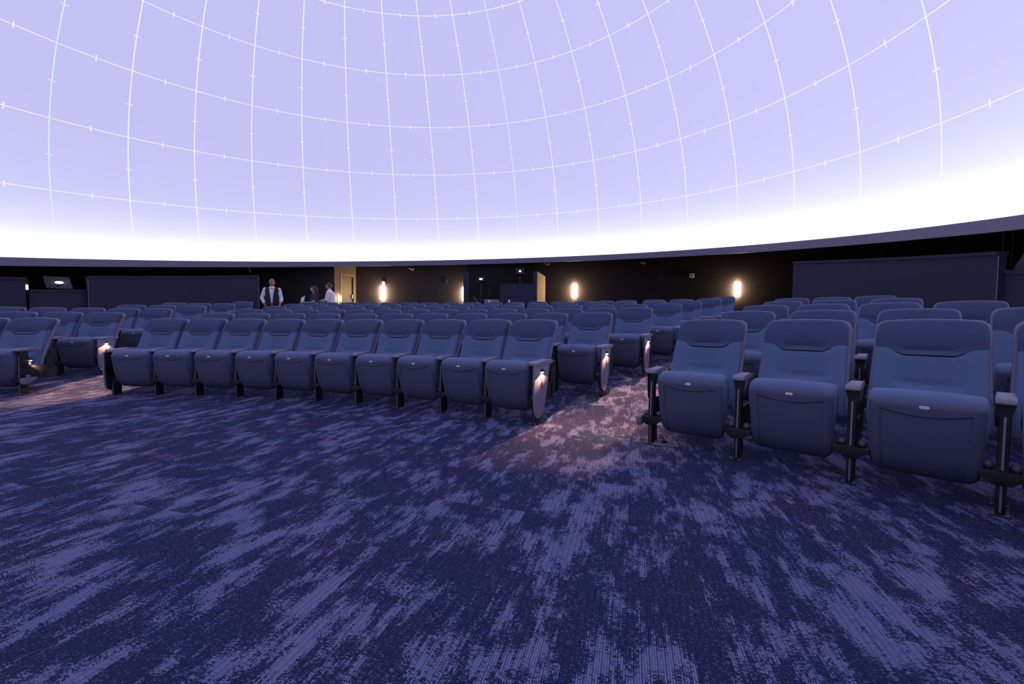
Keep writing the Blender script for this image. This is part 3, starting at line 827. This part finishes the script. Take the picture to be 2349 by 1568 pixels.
def wall_box(name, px, py, w, h, d, mat, label, cat, extra=None):
    t = wall_empty(name, px, py); tag(t, label, cat)
    bm = bmesh.new(); box(bm, -w / 2, w / 2, -d, -.001, -h / 2, h / 2, min(w, h, d) * .15); link('housing', bm_mesh(name, bm, True, 30), mat, t)
    if extra: extra(t, w, h, d)
    return t
def strobe_lens(t, w, h, d):
    bm = bmesh.new(); ball(bm, (0, -d, -h * .12), w * .28, 1.2, .5, .6); link('strobe_lens', bm_mesh('lens', bm, True, 60), M['metal'], t)
wall_box('fire_alarm', 881, 649, .11, .14, .05, M['white'], 'small white alarm box above the left wall lamp', 'alarm', strobe_lens)
wall_box('fire_alarm', 1584, 632, .16, .17, .05, M['white'], 'white square alarm box high on the right wall', 'alarm', strobe_lens)
def speaker_grille(t, w, h, d):
    bm = bmesh.new()
    for x in (-w * .25, w * .25):
        for z in (-h * .32, h * .32): ball(bm, (x, -d, z), w * .13, 1.3, .4, .5, 8, 6)
    link('highlight_screw', bm_mesh('screws', bm, True, 60), M['metal'], t)
wall_box('wall_speaker', 1514, 634, .16, .18, .05, M['post'], 'little dark wall speaker left of the white alarm box', 'speaker', speaker_grille)
wall_box('wall_speaker', 1024, 645, .14, .16, .05, M['post'], 'little dark wall speaker left of the booth column', 'speaker', speaker_grille)
def spot_fixture(px, py, label):
    t = wall_empty('ceiling_spotlight', px, py, .3); tag(t, label, 'spotlight', 'small spotlights under the ceiling edge')
    bm = bmesh.new(); cyl(bm, (-.09, 0, .03), (.09, -.05, -.03), .045, .06, 14); link('can', bm_mesh('can', bm, True, 40), M['frame'], t)
    bm = bmesh.new(); box(bm, -.012, .012, -.01, .30, .03, .06); box(bm, -.012, .012, -.012, .012, .0, .06); link('bracket', bm_mesh('br', bm, False), M['post'], t)
spot_fixture(1252, 604.5, 'small tan spotlight above the booth tan side')
spot_fixture(945, 616, 'small dim spotlight above the left lamp and speaker')
spot_fixture(1472, 602, 'small dim spotlight above the right wall speaker')

# back vestibule with the door : near face x 600..768, side face 768..817
pv = at_depth(768, 700, 15.75); pw = on_circle(818, WC, WR - .005); pl = at_depth(585, 700, 15.6)
zt_v = 4.2
def face_slab(name, p0, p1, z0, z1, thick, mat, parent=None, hole=None):
    return slab(name, p0, p1, z0, z1, z1, thick, mat, parent)
o = slab('wall_vestibule', (pl.x, pl.y), (pv.x, pv.y), 0, zt_v, zt_v, .12, M['wall']); tag(o, kind='structure')
# side wall with the door
dirv = (Vector((pw.x, pw.y)) - Vector((pv.x, pv.y))); Ls = dirv.length; dirv.normalize()
nrm = Vector((dirv.y, -dirv.x))     # towards the right / room
if nrm.x < 0: nrm = -nrm
rzs = math.atan2(dirv.y, dirv.x)
side = empty('wall_side', (pv.x, pv.y, 0), rzs); tag(side, kind='structure')
fz = .66
def col_to_s(px):   # parameter along the side wall for a photograph column
    d = ray(px, 700); d = Vector((d.x, d.y)).normalized(); p = Vector((pv.x, pv.y))
    den = dirv.x * d.y - dirv.y * d.x; return (d.x * p.y - d.y * p.x) / den
s0, s1 = col_to_s(784.5), col_to_s(811)
zd = fz + 2.05
bm = bmesh.new()
flip = 1 if Vector((-dirv.y, dirv.x)).dot(nrm) < 0 else -1      # wall body on the far side
def sb(a, b_, z0, z1, t0=0.0, t1=.12): box(bm, a, b_, min(flip * t0, flip * t1), max(flip * t0, flip * t1), z0, z1)
sb(0, s0, 0, zt_v); sb(s1, Ls, 0, zt_v); sb(s0, s1, zd, zt_v)
link('wall_face', bm_mesh('side', bm, False), M['brown'], side)
dr = empty('door_1', (pv.x, pv.y, 0), rzs); tag(dr, kind='structure')
bm = bmesh.new(); sb(s0, s1, fz, zd, .05, .09); link('door_leaf', bm_mesh('leaf', bm, False), M['door'], dr)
bm = bmesh.new(); w_ = .07
for a, b_, z0, z1 in ((s0 - w_, s0, fz, zd + w_), (s1, s1 + w_, fz, zd + w_), (s0, s1, zd, zd + w_)): sb(a, b_, z0, z1, -.015, .10)
link('door_frame', bm_mesh('frame', bm, False), M['frame'], dr)
bm = bmesh.new(); sb(s1 - .08, s1 - .05, fz + 1.22, fz + 1.36, -.02, .05); link('door_handle', bm_mesh('handle', bm, False), M['metal'], dr)
# small lit panel beside the door
sl = col_to_s(777); t = empty('wall_light', (pv.x, pv.y, 0), rzs); tag(t, 'small square glowing light behind the man in white shirt', 'wall lamp')
bm = bmesh.new(); sb(sl - .06, sl + .06, fz + 1.08, fz + 1.27, -.07, -.001); link('glass', bm_mesh('glass', bm, False), M['sconce'], t)
bm = bmesh.new(); sb(sl - .075, sl + .075, fz + 1.065, fz + 1.285, -.02, 0.0); link('frame', bm_mesh('fr', bm, False), M['frame'], t)

# control booth
DB = 14.6
def bp(px, dep): q = at_depth(px, 700, dep); return Vector((q.x, q.y))
def zb_(px, py, dep): return at_depth(px, py, dep).z
booth = empty('control_booth', (bp(1190, DB).x, bp(1190, DB).y, 0)); tag(booth, 'dark control booth with tan lit right side at the back wall', 'booth')
off = -Vector((booth.location.x, booth.location.y))
def bslab(name, pxa, da, pxb, db, z0, z1, mat, th=.08, z1b=None):
    bm = bmesh.new(); a, b_ = bp(pxa, da) + off, bp(pxb, db) + off; d = (b_ - a).normalized(); n = Vector((-d.y, d.x)) * th
    V = []
    for p, zt in ((a, z1), (b_, z1b if z1b else z1)):
        for q in (p, p + n): V += [bm.verts.new((q.x, q.y, z0)), bm.verts.new((q.x, q.y, zt))]
    for f in ((0, 1, 5, 4), (2, 6, 7, 3), (0, 2, 3, 1), (4, 5, 7, 6), (1, 3, 7, 5), (0, 4, 6, 2)): bm.faces.new([V[i] for i in f])
    return link(name, bm_mesh(name, bm, False), mat, booth)
zr = zb_(1232, 622, DB)
bslab('front_wall', 1147, DB, 1223, DB, .3, zb_(1180, 650, DB), M['partition'])
bslab('corner_post', 1223, DB, 1231.6, DB, .3, zr, M['partition'])
bslab('side_wall', 1232, DB, 1250.5, 16.6, .3, zr, M['tan'], th=.06, z1b=zb_(1250.5, 634, 16.6))
bslab('column', 1063, 15.2, 1072, 15.2, .3, zb_(1067, 622, 15.2), M['partition'], th=.5)
bslab('back_panel', 1072, 16.8, 1225, 16.75, .3, 4.2, M['black'], th=.04)
bslab('ledge', 1147, DB - .35, 1190, DB - .35, .3, zb_(1170, 685.5, DB - .35), M['partition'], th=.3)
# items on the booth desk
def small_thing(name, px, py, dep, parts, label, cat):
    q = at_depth(px, py, dep); t = empty(name, q, 0); tag(t, label, cat)
    for nm, b6, mat in parts:
        bm = bmesh.new(); box(bm, *b6, .004); link(nm, bm_mesh(nm, bm, True, 30), mat, t)
    return t
k = (DB - .5) / F
small_thing('monitor', 1128, 699, DB - .5, [('monitor_case', (-17 * k, 17 * k, 0, .05, 2 * k, 12.5 * k), M['screen']), ('stand', (-.05, .05, .02, .12, 0, .05), M['post'])], 'purple backed monitor at the left of the control booth', 'monitor')
small_thing('monitor', 1169, 699, DB - .5, [('monitor_case', (-21 * k, 21 * k, 0, .05, 2 * k, 14 * k), M['partition']), ('stand', (-.05, .05, .02, .12, 0, .05), M['post'])], 'dark backed monitor in front of the booth wall', 'monitor')
small_thing('paper_sheet', 1122, 697, DB - .53, [('sheet', (-1.8 * k, 1.8 * k, 0, .01, 0, 8.5 * k), M['white'])], 'narrow white paper on the purple monitor', 'paper')
small_thing('paper_sheet', 1168, 697, DB - .53, [('sheet', (-1.8 * k, 1.8 * k, 0, .01, 0, 10 * k), M['white'])], 'narrow white paper on the dark monitor', 'paper')
small_thing('red_sticker', 1126, 693, DB - .53, [('sticker', (-1.6 * k, 1.6 * k, 0, .01, -.5 * k, 3.2 * k), M['red'])], 'small red sticker beside the narrow white paper', 'sticker')
t = empty('hand_rail', (*bp(1092, 15), .66)); tag(t, 'thin sloping handrail inside the dark booth opening', 'handrail')
bm = bmesh.new(); q0 = at_depth(1087, 681, 15) - t.location; q1 = at_depth(1100, 697, 14.6) - t.location
tube(bm, [q0, q1], .03); tube(bm, [(q0.x, q0.y, 0), q0], .025); link('rail', bm_mesh('rail', bm, True, 60), M['partition'], t)
for px, lab in ((1103, 'thin dark upright pipe, left of the two in the booth opening'), (1122, 'thin dark upright pipe, right of the two in the booth opening')):
    t = empty('upright_pipe', (*bp(px, 15.6), .66)); tag(t, lab, 'pipe')
    bm = bmesh.new(); tube(bm, [(0, 0, 0), (0, 0, 1.55)], .018); link('pipe', bm_mesh('pipe', bm, True, 60), M['partition'], t)
# projectors
def projector(px, py, dep, w, h, d, label, lens_off=(0, 0), lr=.05, lens_mat='lens', tilt=0.0, flat=.8, tw=(.92, .78), sx=1.0, hm='projector'):
    yaw = math.atan2(1174 - px, F)
    q = at_depth(px, py, dep); t = empty('projector', (q.x, q.y, q.z), 0); tag(t, label, 'projector')
    rot = Euler((tilt, 0, yaw)).to_matrix().to_4x4()
    bm = bmesh.new(); prism(bm, [(-w / 2, -h / 2), (w / 2 , -h / 2), (w / 2 * tw[1], h / 2), (-w / 2 * tw[0], h / 2)], 'y', 0, d, .01); bmesh.ops.transform(bm, matrix=rot, verts=bm.verts)
    link('housing', bm_mesh('ph', bm, True, 30), M[hm], t)
    bm = bmesh.new(); cyl(bm, (lens_off[0], .02, lens_off[1]), (lens_off[0], -.05, lens_off[1]), lr * 1.5, lr * 1.4, 20); bmesh.ops.transform(bm, matrix=rot, verts=bm.verts)
    lb = link('lens_barrel', bm_mesh('lb', bm, True, 40), M['post'], t)
    bm = bmesh.new(); ball(bm, (lens_off[0], -.05, lens_off[1]), lr, sx, .4, flat); bmesh.ops.transform(bm, matrix=rot, verts=bm.verts)
    link('lens', bm_mesh('ln', bm, True, 60), M[lens_mat], t)
    bm = bmesh.new(); box(bm, -.03, .03, .1, .16, -1.5, -h / 2 + .02); link('stand', bm_mesh('st', bm, False), M['post'], t)
    return t
dl = on_circle(136, CXY, R + .62)
projector(137, 648, dl.y, .46, .30, .4, 'pale trapezoid projector glowing in the left bay', (-.01, .0), .045, 'lens', tw=(1.25, .72), sx=1.6, flat=.7)
dr_ = on_circle(2360, CXY, R + .55)
projector(2386, 596, dr_.y, .50, .26, .3, 'grey projector cut by the right edge of the photo', (.1, .0), .03, 'lensdim', tw=(.55, 1.0))
projector(1193, 622, 15.9, .34, .26, .4, 'projector with a bright white lens above the booth', (0, .0), .042, 'lens', hm='post')
projector(1103, 640, 15.9, .34, .2, .4, 'small projector with a dim oval lens in the booth opening', (0, .0), .045, 'lensdim', hm='post', sx=1.5, flat=.7)
# small hanging microphone over the left partition
q = at_depth(574, 622, 14.4); t = empty('hanging_hook', q); tag(t, 'small pale hook hanging above the long left partition', 'hook')
bm = bmesh.new(); tube(bm, [(-.06, 0, .16), (-.02, 0, .06), (0, 0, 0), (.0, 0, -.05)], .012); link('hook', bm_mesh('hook', bm, True, 60), M['white'], t)

# added black sheets that keep lamp glow off the backs of the bays
for xa, xb, da, db, lab in ((71, 235, 2.0, 2.0, 'added black sheet keeping lamp glow out of the left bay'), (2279, 2640, 2.2, 2.2, 'added black sheet keeping lamp glow out of the right bay')):
    a_, b_ = on_circle(xa, CXY, R + da), on_circle(xb, CXY, R + db); t = empty('added_dark_sheet', (a_.x, a_.y, 0)); tag(t, lab, 'added_dark_sheet')
    bm = bmesh.new(); d = b_ - a_; n_ = Vector((-d.y, d.x)).normalized(); A = []; nn = 60
    for i in range(nn + 1):
        q_ = d * (i / nn) + n_ * .05 * math.sin(i * 1.3); A.append((bm.verts.new((q_.x, q_.y, .2)), bm.verts.new((q_.x, q_.y, 4.4)), bm.verts.new((q_.x + n_.x * .02, q_.y + n_.y * .02, .2)), bm.verts.new((q_.x + n_.x * .02, q_.y + n_.y * .02, 4.4))))
    for P_, Q_ in zip(A, A[1:]):
        for s_ in ((0, 1), (1, 3), (3, 2), (2, 0)): bm.faces.new((P_[s_[0]], P_[s_[1]], Q_[s_[1]], Q_[s_[0]]))
    for E_ in (A[0], A[-1]): bm.faces.new((E_[0], E_[1], E_[3], E_[2]))
    link('black_sheet_cloth', bm_mesh('added_dark_sheet', bm, True, 70), M['black'], t)

# floor box with cable near the right block
fb = at_depth(1527, 1019, 1); d_ = ray(1527, 1019); s_ = -H / d_.z; fb = Vector((d_.x * s_, d_.y * s_, 0))
t = empty('floor_box', (fb.x, fb.y, floor_z(fb.x, fb.y)), math.radians(-18)); tag(t, 'grey floor power box with open lid beside the right aisle seat', 'floor box')
bm = bmesh.new(); box(bm, -.09, .09, -.085, .085, 0, .008, .002); box(bm, -.062, .062, -.04, .04, .008, .012, .001); link('lid', bm_mesh('lid', bm, True, 30), M['box'], t)
bm = bmesh.new(); box(bm, -.03, .01, -.03, .0, .012, .03, .003); link('plug', bm_mesh('plug', bm, True, 30), M['post'], t)
d2 = ray(1492, 1000); s2 = -H / d2.z; c0 = Vector((d2.x * s2, d2.y * s2, .02))
t = empty('power_cable', (fb.x, fb.y, floor_z(fb.x, fb.y))); tag(t, 'thin black cable from the floor box to the seat post', 'cable')
v = c0 - Vector((fb.x, fb.y, 0))
bm = bmesh.new(); tube(bm, [(-.01, -.01, .03), (-.03, .03, .06), (v.x * .35, v.y * .35 + .02, .045), (v.x * .7, v.y * .7, .018), (v.x, v.y, .02), (v.x - .01, v.y + .01, .12), (v.x, v.y + .03, .24)], .004, 6)
link('cord', bm_mesh('cord', bm, True, 60), M['post'], t)

# ------------------------------------------------------------------ people
def blob(parts, voxel=.010, smooth=4):
    """one closed continuous surface grown from overlapping tapered limbs: parts = (p0, p1, r0, r1[, flat])"""
    bm = bmesh.new()
    for p in parts:
        if p[0] == 'b': ball(bm, p[1], p[2], *p[3], 20, 14); continue
        p0, p1, r0, r1 = Vector(p[0]), Vector(p[1]), p[2], p[3]
        fl = p[4] if len(p) > 4 else (1, 1)
        start = len(bm.verts)
        cyl(bm, p0, p1, r0, r1, 18); ball(bm, p0, r0); ball(bm, p1, r1)
        if fl != (1, 1):
            bm.verts.ensure_lookup_table(); mid = (p0 + p1) / 2
            for v in bm.verts[start:]: v.co.x = mid.x + (v.co.x - mid.x) * fl[0]; v.co.y = mid.y + (v.co.y - mid.y) * fl[1]
    return bm
def blob_obj(name, parts, mat, parent, voxel=.010, it=4, cut=None, planes=()):
    bm = blob(parts); me = bpy.data.meshes.new(name)
    bmesh.ops.recalc_face_normals(bm, faces=bm.faces); bm.to_mesh(me); bm.free()
    ob = bpy.data.objects.new(name, me); COL.objects.link(ob)
    md = ob.modifiers.new('remesh', 'REMESH'); md.mode = 'VOXEL'; md.voxel_size = voxel; md.use_smooth_shade = True
    sm = ob.modifiers.new('smooth', 'SMOOTH'); sm.iterations = it; sm.factor = .5
    dg = bpy.context.evaluated_depsgraph_get(); dg.update()
    m2 = bpy.data.meshes.new_from_object(ob.evaluated_get(dg)); bpy.data.objects.remove(ob)
    if cut:
        b2 = bmesh.new(); b2.from_mesh(m2)
        for co_, no_ in planes: bmesh.ops.bisect_plane(b2, geom=list(b2.verts) + list(b2.edges) + list(b2.faces), plane_co=co_, plane_no=no_)
        kill = [f for f in b2.faces if cut(f.calc_center_median())]; bmesh.ops.delete(b2, geom=kill, context='FACES')
        b2.to_mesh(m2); b2.free()
    m2.materials.clear()
    return link(name, m2, mat, parent)
def head_parts(c, s=1.0, look=(0, -1, 0)):
    """head centred on c, nose along look (xy), slight upward look allowed"""
    c = Vector(c); f = Vector(look).normalized(); r_ = f.cross(Vector((0, 0, 1))).normalized(); u = r_.cross(f)
    P = lambda a, b_, d: tuple(c + (r_ * a + f * b_ + u * d) * s)
    parts = [('b', P(0, -.008, .02), .092 * s, (.86, 1.0, 1.08)), ('b', P(0, .03, -.045), .062 * s, (.95, 1.0, 1.05)), ('b', P(0, .045, -.085), .036 * s, (1, 1, .8)),
             (P(0, .085, .012), P(0, .107, -.022), .010 * s, .015 * s), ('b', P(0, .086, -.058), .017 * s, (1.3, .6, .5)),
             ('b', P(.077, -.008, -.01), .022 * s, (.5, .8, 1.3)), ('b', P(-.077, -.008, -.01), .022 * s, (.5, .8, 1.3)),
             ('b', P(.03, .07, .028), .022 * s, (1, .6, .5)), ('b', P(-.03, .07, .028), .022 * s, (1, .6, .5))]
    return parts, P
def hand_parts(wrist, d, palm_n, s=1.0):
    """palm plus four unequal curled fingers and a thumb"""
    w = Vector(wrist); d = Vector(d).normalized(); n = Vector(palm_n).normalized(); side_ = d.cross(n).normalized()
    ps = [(tuple(w), tuple(w + d * .045), .026, .030), (tuple(w + d * .04 + side_ * .018), tuple(w + d * .075 + side_ * .022), .020, .016), (tuple(w + d * .04 - side_ * .018), tuple(w + d * .075 - side_ * .022), .020, .016)]
    for k, ln in zip((-.030, -.010, .010, .030), (.058, .072, .078, .068)):
        a = w + d * .08 + side_ * k; b_ = a + d * ln * .5 + n * .006; c_ = b_ + d * ln * .35 + n * ln * .35
        ps += [(tuple(a), tuple(b_), .0095, .0088), (tuple(b_), tuple(c_), .0088, .0075)]
    a = w + d * .025 + side_ * .028; b_ = a + d * .035 + side_ * .022; c_ = b_ + d * .03 + n * .012
    ps += [(tuple(a), tuple(b_), .013, .011), (tuple(b_), tuple(c_), .011, .009)]
    return ps
def eyes(P, parent, s=1.0):
    for a in (-.03, .03):
        bm = bmesh.new(); ball(bm, P(a, .083, .018), .0075 * s, 1.2, 1, .8, 10, 8)
        link('eye', bm_mesh('eye', bm, True, 60), M['ink'], parent)

def legs(hip_z, st=.10, h=0.0):
    return [((st, 0, hip_z), (st + .01, -.01, .48), .085, .055), ((st + .01, -.01, .48), (st + .015, .02, .08), .055, .038),
            ((-st, 0, hip_z), (-st - .01, -.01, .48), .085, .055), ((-st - .01, -.01, .48), (-st - .015, .02, .08), .055, .038)]
def trousers(parent, mat, hip_z=.93, st=.10):
    ps = [((st, 0, hip_z - .02), (st + .01, -.01, .48), .100, .075), ((st + .01, -.01, .48), (st + .015, .02, .10), .075, .062),
          ((-st, 0, hip_z - .02), (-st - .01, -.01, .48), .100, .075), ((-st - .01, -.01, .48), (-st - .015, .02, .10), .075, .062),
          ((-.07, 0, hip_z + .02), (.07, 0, hip_z + .02), .112, .112)]
    blob_obj('trousers', ps, mat, parent, .014)
    for s in (1, -1):
        bm = bmesh.new(); x = s * (st + .02); ball(bm, (x, -.05, .04), .06, .8, 2.1, .7); 
        for v in bm.verts: v.co.z = max(v.co.z, 0.0)
        link('shoe', bm_mesh('shoe', bm, True, 60), M['vest'], parent)

def person_vest():
    p = at_depth(625, 700, 12.6); root = empty('person', (p.x, p.y, floor_z(p.x, p.y)), math.radians(24))
    tag(root, 'bald man in black vest and white shirt standing by the left aisle', 'person')
    hd, P = head_parts((0, -.02, 1.60), 1.04, (.20, -1, -.02))
    body = hd + [((0, 0, 1.40), (0, -.01, 1.53), .056, .055), ((-.12, 0, 1.36), (.12, 0, 1.36), .09, .09), ((0, 0, 1.30), (0, 0, .98), .145, .14)] + legs(.92)
    # image-left arm: elbow out, hand at the pocket
    e1, w1 = (-.29, .03, 1.11), (-.21, -.08, .90)
    body += [((-.19, 0, 1.38), e1, .055, .042), (e1, w1, .042, .028)] + hand_parts(w1, (.6, -.1, -.8), (.7, -.3, .3))
    e2, w2 = (.255, .0, 1.09), (.22, -.15, .86)
    body += [((.19, 0, 1.38), e2, .055, .042), (e2, w2, .042, .028)] + hand_parts(w2, (-.45, -.3, -.85), (-.6, .3, 0))
    blob_obj('body', body, M['skin_dark'], root, .008); eyes(P, root)
    sh = [((-.11, 0, 1.345), (.11, 0, 1.345), .105, .105), ((0, 0, 1.27), (0, 0, .98), .165, .158), ((0, -.002, 1.42), (0, -.008, 1.465), .068, .066),
          ((-.19, 0, 1.375), e1, .072, .060), (e1, (-.235, -.04, .96), .060, .050), ((.19, 0, 1.375), e2, .072, .058), (e2, (.245, -.05, 1.00), .060, .056)]
    blob_obj('shirt', sh, M['shirt'], root, .010, 3)
    ve = [((-.10, 0, 1.35), (.10, 0, 1.35), .122, .122), ((0, .0, 1.28), (0, .0, .93), .182, .178), ((-.06, .01, 1.42), (.06, .01, 1.42), .075, .075)]
    def cutv(c):    # V opening on the chest, and room for the collar
        if c.z > 1.44: return True
        return c.y < 0 and abs(c.x) < .020 + max(0, (c.z - .95)) * .12
    blob_obj('vest', ve, M['vest'], root, .010, 3, cutv, [((.020, 0, .95), (1, 0, -.12)), ((-.020, 0, .95), (-1, 0, -.12)), ((0, 0, 1.44), (0, 0, 1))])
    trousers(root, M['vest']); root.scale = (.925,) * 3
person_vest()

def person_woman():
    p = at_depth(720, 700, 14.3); root = empty('person', (p.x, p.y, floor_z(p.x, p.y)), math.radians(-62))
    tag(root, 'long haired woman in dark patterned top holding papers, facing left', 'person')
    hd, P = head_parts((0, -.01, 1.50), .95, (0, -1, .22))
    e1, w1 = (-.20, -.02, 1.02), (-.12, -.24, .98); e2, w2 = (.20, -.02, 1.02), (.10, -.26, 1.00)
    body = hd + [((0, 0, 1.30), (0, 0, 1.43), .045, .045), ((-.10, 0, 1.27), (.10, 0, 1.27), .07, .07), ((0, 0, 1.20), (0, 0, .92), .115, .12)] + legs(.86, .09)
    body += [((-.155, 0, 1.28), e1, .045, .036), (e1, w1, .036, .024)] + hand_parts(w1, (.2, -1, .1), (1, 0, .2), .9)
    body += [((.155, 0, 1.28), e2, .045, .036), (e2, w2, .036, .024)] + hand_parts(w2, (-.2, -1, .1), (-1, 0, .2), .9)
    blob_obj('body', body, M['skin'], root, .008); eyes(P, root, .95)
    sh = [((-.09, 0, 1.26), (.09, 0, 1.26), .088, .088), ((0, 0, 1.19), (0, 0, .88), .138, .142), ((-.155, 0, 1.275), (-.185, -.01, 1.14), .060, .056), ((.155, 0, 1.275), (.185, -.01, 1.14), .060, .056)]
    blob_obj('blouse', sh, M['navy'], root, .010, 3)
    hr = [('b', (0, .022, 1.535), .096, (.92, .95, 1.0)), ((0, .07, 1.52), (0, .115, 1.30), .070, .060), ((0, .115, 1.30), (0, .13, 1.12), .060, .035)]
    blob_obj('hair', hr, M['hair'], root, .010, 3, None)
    trousers(root, M['vest'], .86, .09); root.scale = (.925,) * 3
    return root, w1
def paper_for(root):
    q = at_depth(694, 687, 14.3)
    t = empty('paper_sheet', q, math.radians(-30)); tag(t, 'white paper sheet held in front of the woman', 'paper')
    bm = bmesh.new()
    g = [[bm.verts.new((x * .10, .012 * math.sin(x * 2) , z * .13 )) for x in (-1, -.5, 0, .5, 1)] for z in (-1, -.3, .3, 1)]
    g2 = [[bm.verts.new((x * .10, .003 + .012 * math.sin(x * 2), z * .13)) for x in (-1, -.5, 0, .5, 1)] for z in (-1, -.3, .3, 1)]
    grid_faces(bm, g); grid_faces(bm, g2)
    A = g[0] + [r_[-1] for r_ in g[1:]] + g[-1][::-1][1:] + [r_[0] for r_ in g[::-1]][1:-1]; B = g2[0] + [r_[-1] for r_ in g2[1:]] + g2[-1][::-1][1:] + [r_[0] for r_ in g2[::-1]][1:-1]
    for i in range(len(A)): bm.faces.new((A[i], B[i], B[(i + 1) % len(A)], A[(i + 1) % len(A)]))
    s = link('sheet', bm_mesh('sheet', bm, True, 60), M['shirt'], t); s.rotation_euler = (math.radians(-25), math.radians(-28), 0)
    t2 = empty('clipboard', at_depth(705, 694, 14.25), math.radians(-30)); tag(t2, 'dark clipboard in the woman\'s hands', 'clipboard')
    bm = bmesh.new(); box(bm, -.17, .15, -.11, .11, -.006, .006, .003); s = link('board', bm_mesh('board', bm, True, 30), M['ink'], t2); s.rotation_euler = (math.radians(8), math.radians(6), 0)
    bm = bmesh.new(); box(bm, .08, .14, -.04, .04, .006, .02, .003); s = link('clip', bm_mesh('clip', bm, True, 30), M['frame'], t2); s.rotation_euler = (math.radians(8), math.radians(6), 0)
w_root, _ = person_woman(); paper_for(w_root)

def person_white():
    p = at_depth(757, 700, 14.7); root = empty('person', (p.x, p.y, floor_z(p.x, p.y)), math.radians(-82))
    tag(root, 'man in white long sleeved shirt facing left, near the door', 'person')
    hd, P = head_parts((0, -.04, 1.625), 1.02, (0, -1, .18))
    e1, w1 = (-.24, -.04, 1.10), (-.16, -.30, 1.04); e2, w2 = (.24, -.06, 1.10), (.14, -.30, 1.06)
    body = hd + [((0, .01, 1.42), (0, -.02, 1.545), .058, .056), ((-.12, 0, 1.37), (.12, 0, 1.37), .09, .09), ((0, 0, 1.30), (0, 0, .98), .15, .15)] + legs(.92)
    body += [((-.19, .0, 1.39), e1, .055, .042), (e1, w1, .042, .028)] + hand_parts(w1, (.15, -1, -.1), (1, 0, 0))
    body += [((.19, 0, 1.39), e2, .055, .042), (e2, w2, .042, .028)] + hand_parts(w2, (-.15, -1, -.1), (-1, 0, 0))
    blob_obj('body', body, M['skin'], root, .008); eyes(P, root)
    sh = [((-.11, .01, 1.36), (.11, .01, 1.36), .110, .110), ((0, .02, 1.28), (0, .0, .95), .175, .185), ((0, .004, 1.44), (0, -.01, 1.485), .070, .066),
          ((-.19, 0, 1.385), e1, .074, .062), (e1, (-.175, -.26, 1.05), .060, .042), ((.19, 0, 1.385), e2, .074, .062), (e2, (.15, -.26, 1.065), .060, .042)]
    blob_obj('shirt', sh, M['shirt'], root, .010, 3)
    hr = [('b', (0, -.026, 1.650), .106, (.84, .98, .98))]
    blob_obj('hair', hr, M['hair'], root, .010, 2, lambda c: (c.z < 1.69 and c.y < -.085) or (c.z < 1.65 and c.y < -.03) or c.z < 1.575)
    bm = bmesh.new()
    tube(bm, [(.085 * math.cos(a), .0 + .095 * math.sin(a) , 1.60 + .0) for a in [math.pi * k / 10 for k in range(11)]], .006, 6)
    link('headset_band', bm_mesh('band', bm, True, 60), M['frame'], root)
    trousers(root, M['vest']); root.scale = (.94,) * 3
person_white()
